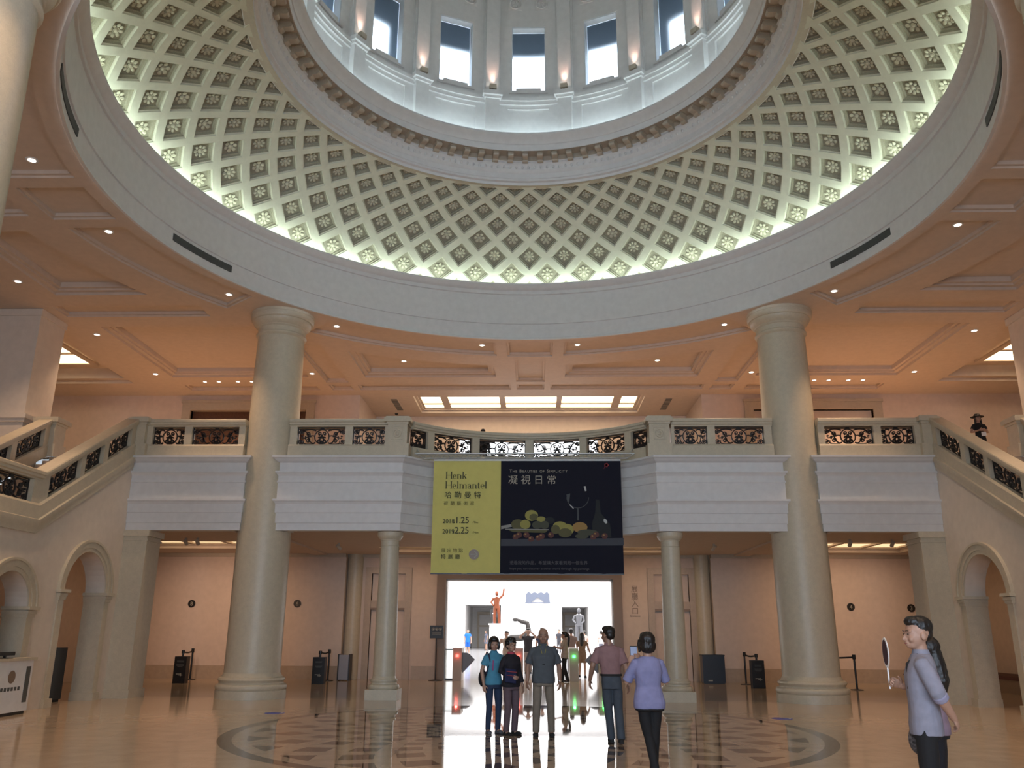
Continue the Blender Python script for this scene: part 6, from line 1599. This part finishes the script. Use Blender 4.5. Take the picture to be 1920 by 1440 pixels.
c = local(t) @ (P['wrR'] + Vector((-0.035, 0.095, 0.055))); fan.location = c; fan.rotation_euler = (0, R(-3), R(-101))
MB().tube([(0, 0, -0.08), (0, 0, 0.12)], 0.007, 8).build('fan_handle', M['whitep'], fan, 60, world=False)
q = MB(); l = MB().lathe([(0, 0.004), (0.125, 0.004), (0.128, 0), (0.125, -0.004), (0, -0.004)], 28); q.add([(a, c_, 0.22 + b_) for a, b_, c_ in l.v], l.f); q.build('fan_leaf', M['whitep'], fan, 40, world=False)
q = MB(); l = MB().lathe([(0, 0), (0.108, 0)], 24); q.add([(a, -0.006, 0.22 + b_) for a, b_, c_ in l.v], l.f); q.add([(a, 0.006, 0.22 + b_) for a, b_, c_ in l.v], l.f); q.build('fan_print', cloth((0.05, 0.015, 0.03)), fan, world=False)
t, P, hd = person('person with long black hair in a mauve top, half hidden behind the person in profile', (3.80, -7.10), R(62), 1.60, female=True, top=(0.24, 0.18, 0.24), bottom=(0.008, 0.008, 0.012), sleeve=0.6, hem=0.48, hair='long', group=GS, pose={'elR': (0.13, -0.05, 0.65), 'wrR': (0.09, 0.06, 0.57)})
hb = thing('patterned_bag', 'small patterned bag hanging below the shirt hem of the person in profile', 'bag', (3.40, -7.62, 0.66))
q = MB(); q.ball((0, 0, 0.12), 0.075, 0.05, 0.115, 14, 10); q = remesh(q, 0.012, 2)
bagm = mat('patterned_cloth', (0.10, 0.09, 0.09), 0.8, var=0.85, scale=45); q.build('bag_body', bagm, hb, 180, world=False)
MB().tube([(-0.04, 0, 0.21), (-0.015, 0, 0.28), (0.015, 0, 0.28), (0.04, 0, 0.21)], 0.006, 6).build('bag_strap', bagm, hb, 60, world=False)

# --- staff and visitors at the gates
GG = 'visitors beyond the gates'
walk = lambda a: {'knR': (0.055, 0.05 * a, 0.285), 'anR': (0.055, 0.09 * a, 0.045), 'knL': (-0.055, -0.01 * a, 0.285), 'anL': (-0.055, -0.10 * a, 0.055)}
t, P, hd = person('staff person with a ponytail, pale shirt and black trousers, one arm out at the gates', (1.12, 13.85), R(72), 1.60, female=True, detail=1, top=(0.40, 0.34, 0.29), bottom=(0.010, 0.010, 0.011), sleeve=0.7, hair='ponytail', legs='trousers', group='staff', pose={**walk(0.8), 'elL': (-0.125, 0.02, 0.66), 'wrL': (-0.09, 0.165, 0.69), 'hdL': (0.2, 1, 0.1), 'tmL': (0.5, 0, 1)})
person('person in a brown patterned dress with long hair walking away beyond the gates', (1.85, 16.6), R(-10), 1.56, female=True, detail=1, top=(0.22, 0.14, 0.085), bottom=(0.22, 0.14, 0.085), legs='dress', hair='long', group=GG, pose={**walk(0.7), 'elR': (0.15, -0.01, 0.66), 'wrR': (0.19, 0.02, 0.53)})
person('person in a dark top lifting a camera to the face beyond the gates', (-0.14, 19.5), R(180), 1.70, detail=1, top=(0.03, 0.025, 0.028), bottom=(0.26, 0.20, 0.17), hair='short', legs='trousers', group=GG, pose={'elL': (-0.20, 0.05, 0.80), 'wrL': (-0.06, 0.13, 0.93), 'hdL': (0.8, 0.3, 0.2), 'tmL': (0, 0.3, -1), 'elR': (0.20, 0.05, 0.80), 'wrR': (0.06, 0.13, 0.93), 'hdR': (-0.8, 0.3, 0.2), 'tmR': (0, 0.3, -1)})
person('person in a beige top behind the two standing on the left, arms bent', (-0.98, 18.8), R(160), 1.60, female=True, detail=1, top=(0.32, 0.24, 0.18), bottom=(0.22, 0.17, 0.13), hair='short', group=GG, pose={'elR': (0.17, 0.03, 0.70), 'wrR': (0.10, 0.14, 0.78), 'hdR': (-0.5, 0.4, 0.6), 'tmR': (-1, 0, 0)})
person('person in dark blue right behind the one in grey, seen over the shoulder', (0.42, 21.0), R(170), 1.72, detail=1, top=(0.012, 0.016, 0.04), bottom=(0.02, 0.02, 0.025), hair='short', group=GG)
person('person with black hair in a brown shirt between the staff member and the dress', (1.58, 19.6), R(0), 1.70, detail=1, top=(0.17, 0.115, 0.09), bottom=(0.03, 0.03, 0.035), hair='short', group=GG)
person('child in a bright blue shirt and shorts standing at the left in the hall', (-4.62, 46.0), R(185), 1.66, detail=1, top=(0.01, 0.13, 0.55), bottom=(0.01, 0.09, 0.42), legs='shorts', hair='short', shoe=(0.3, 0.3, 0.3), group=GG)
person('person in a grey blue dress far down the hall by the left passage', (-3.95, 57.0), R(120), 1.6, female=True, detail=0, top=(0.09, 0.10, 0.14), bottom=(0.10, 0.11, 0.15), legs='dress', hair='long', group=GG)
person('person in a white shirt and dark shorts far down the right of the hall', (4.6, 44.0), R(10), 1.62, female=True, detail=0, top=(0.6, 0.6, 0.62), bottom=(0.12, 0.12, 0.15), legs='shorts', hair='bob', group=GG)
person('person in white, tiny, at the mouth of the right passage', (2.95, 54.0), R(200), 1.7, detail=0, top=(0.5, 0.5, 0.5), bottom=(0.05, 0.05, 0.06), hair='short', group=GG)
person('person in black, tiny, left of the right passage', (1.9, 50.0), R(150), 1.68, detail=0, top=(0.03, 0.03, 0.04), bottom=(0.05, 0.05, 0.06), hair='short', group=GG)
person('person in pale clothes far behind the dress', (3.25, 40.0), R(30), 1.6, detail=0, top=(0.42, 0.36, 0.33), bottom=(0.30, 0.26, 0.25), hair='short', group=GG)
# --- upstairs
person('person in black standing behind the curved balustrade, dark against the bright room', (-1.36, 8.45), R(0), 1.30, detail=1, top=(0.008, 0.008, 0.009), bottom=(0.008, 0.008, 0.009), sleeve=1.7, hair='short', group='visitors upstairs', z=BZ)
t, P, hd = person('person in black with a brimmed hat at the head of the right stairs', (12.42, 7.45), R(178), 1.46, female=True, detail=1, top=(0.010, 0.009, 0.010), bottom=(0.010, 0.010, 0.014), legs='skirt', hair='long', group='visitors upstairs', z=BZ, pose={'elR': (0.16, 0.0, 0.655), 'wrR': (0.06, 0.135, 0.675), 'hdR': (-0.8, 0.4, 0.1), 'tmR': (0, 0.2, 1), 'elL': (-0.15, 0.0, 0.655), 'wrL': (-0.05, 0.135, 0.665), 'hdL': (0.8, 0.4, 0.1), 'tmL': (0, 0.2, 1)})
q = MB().lathe([(0, 0.075), (0.06, 0.072), (0.085, 0.04), (0.09, 0.0), (0.17, -0.02), (0.175, -0.012), (0.095, 0.012), (0.0, 0.012)], 24)
c = hd(0, -0.006, 0.965); MB().add([Vector(p) + c for p in q.v], q.f).build('hat', SH_BLACK, t, 40, world=False)
MB().box(-0.07, 0.05, 0.19, 0.205, 0.82, 0.93).build('handbag_tag', M['whitep'], t, world=False)
for o in bpy.data.objects:
    if '_h' in o: del o['_h']
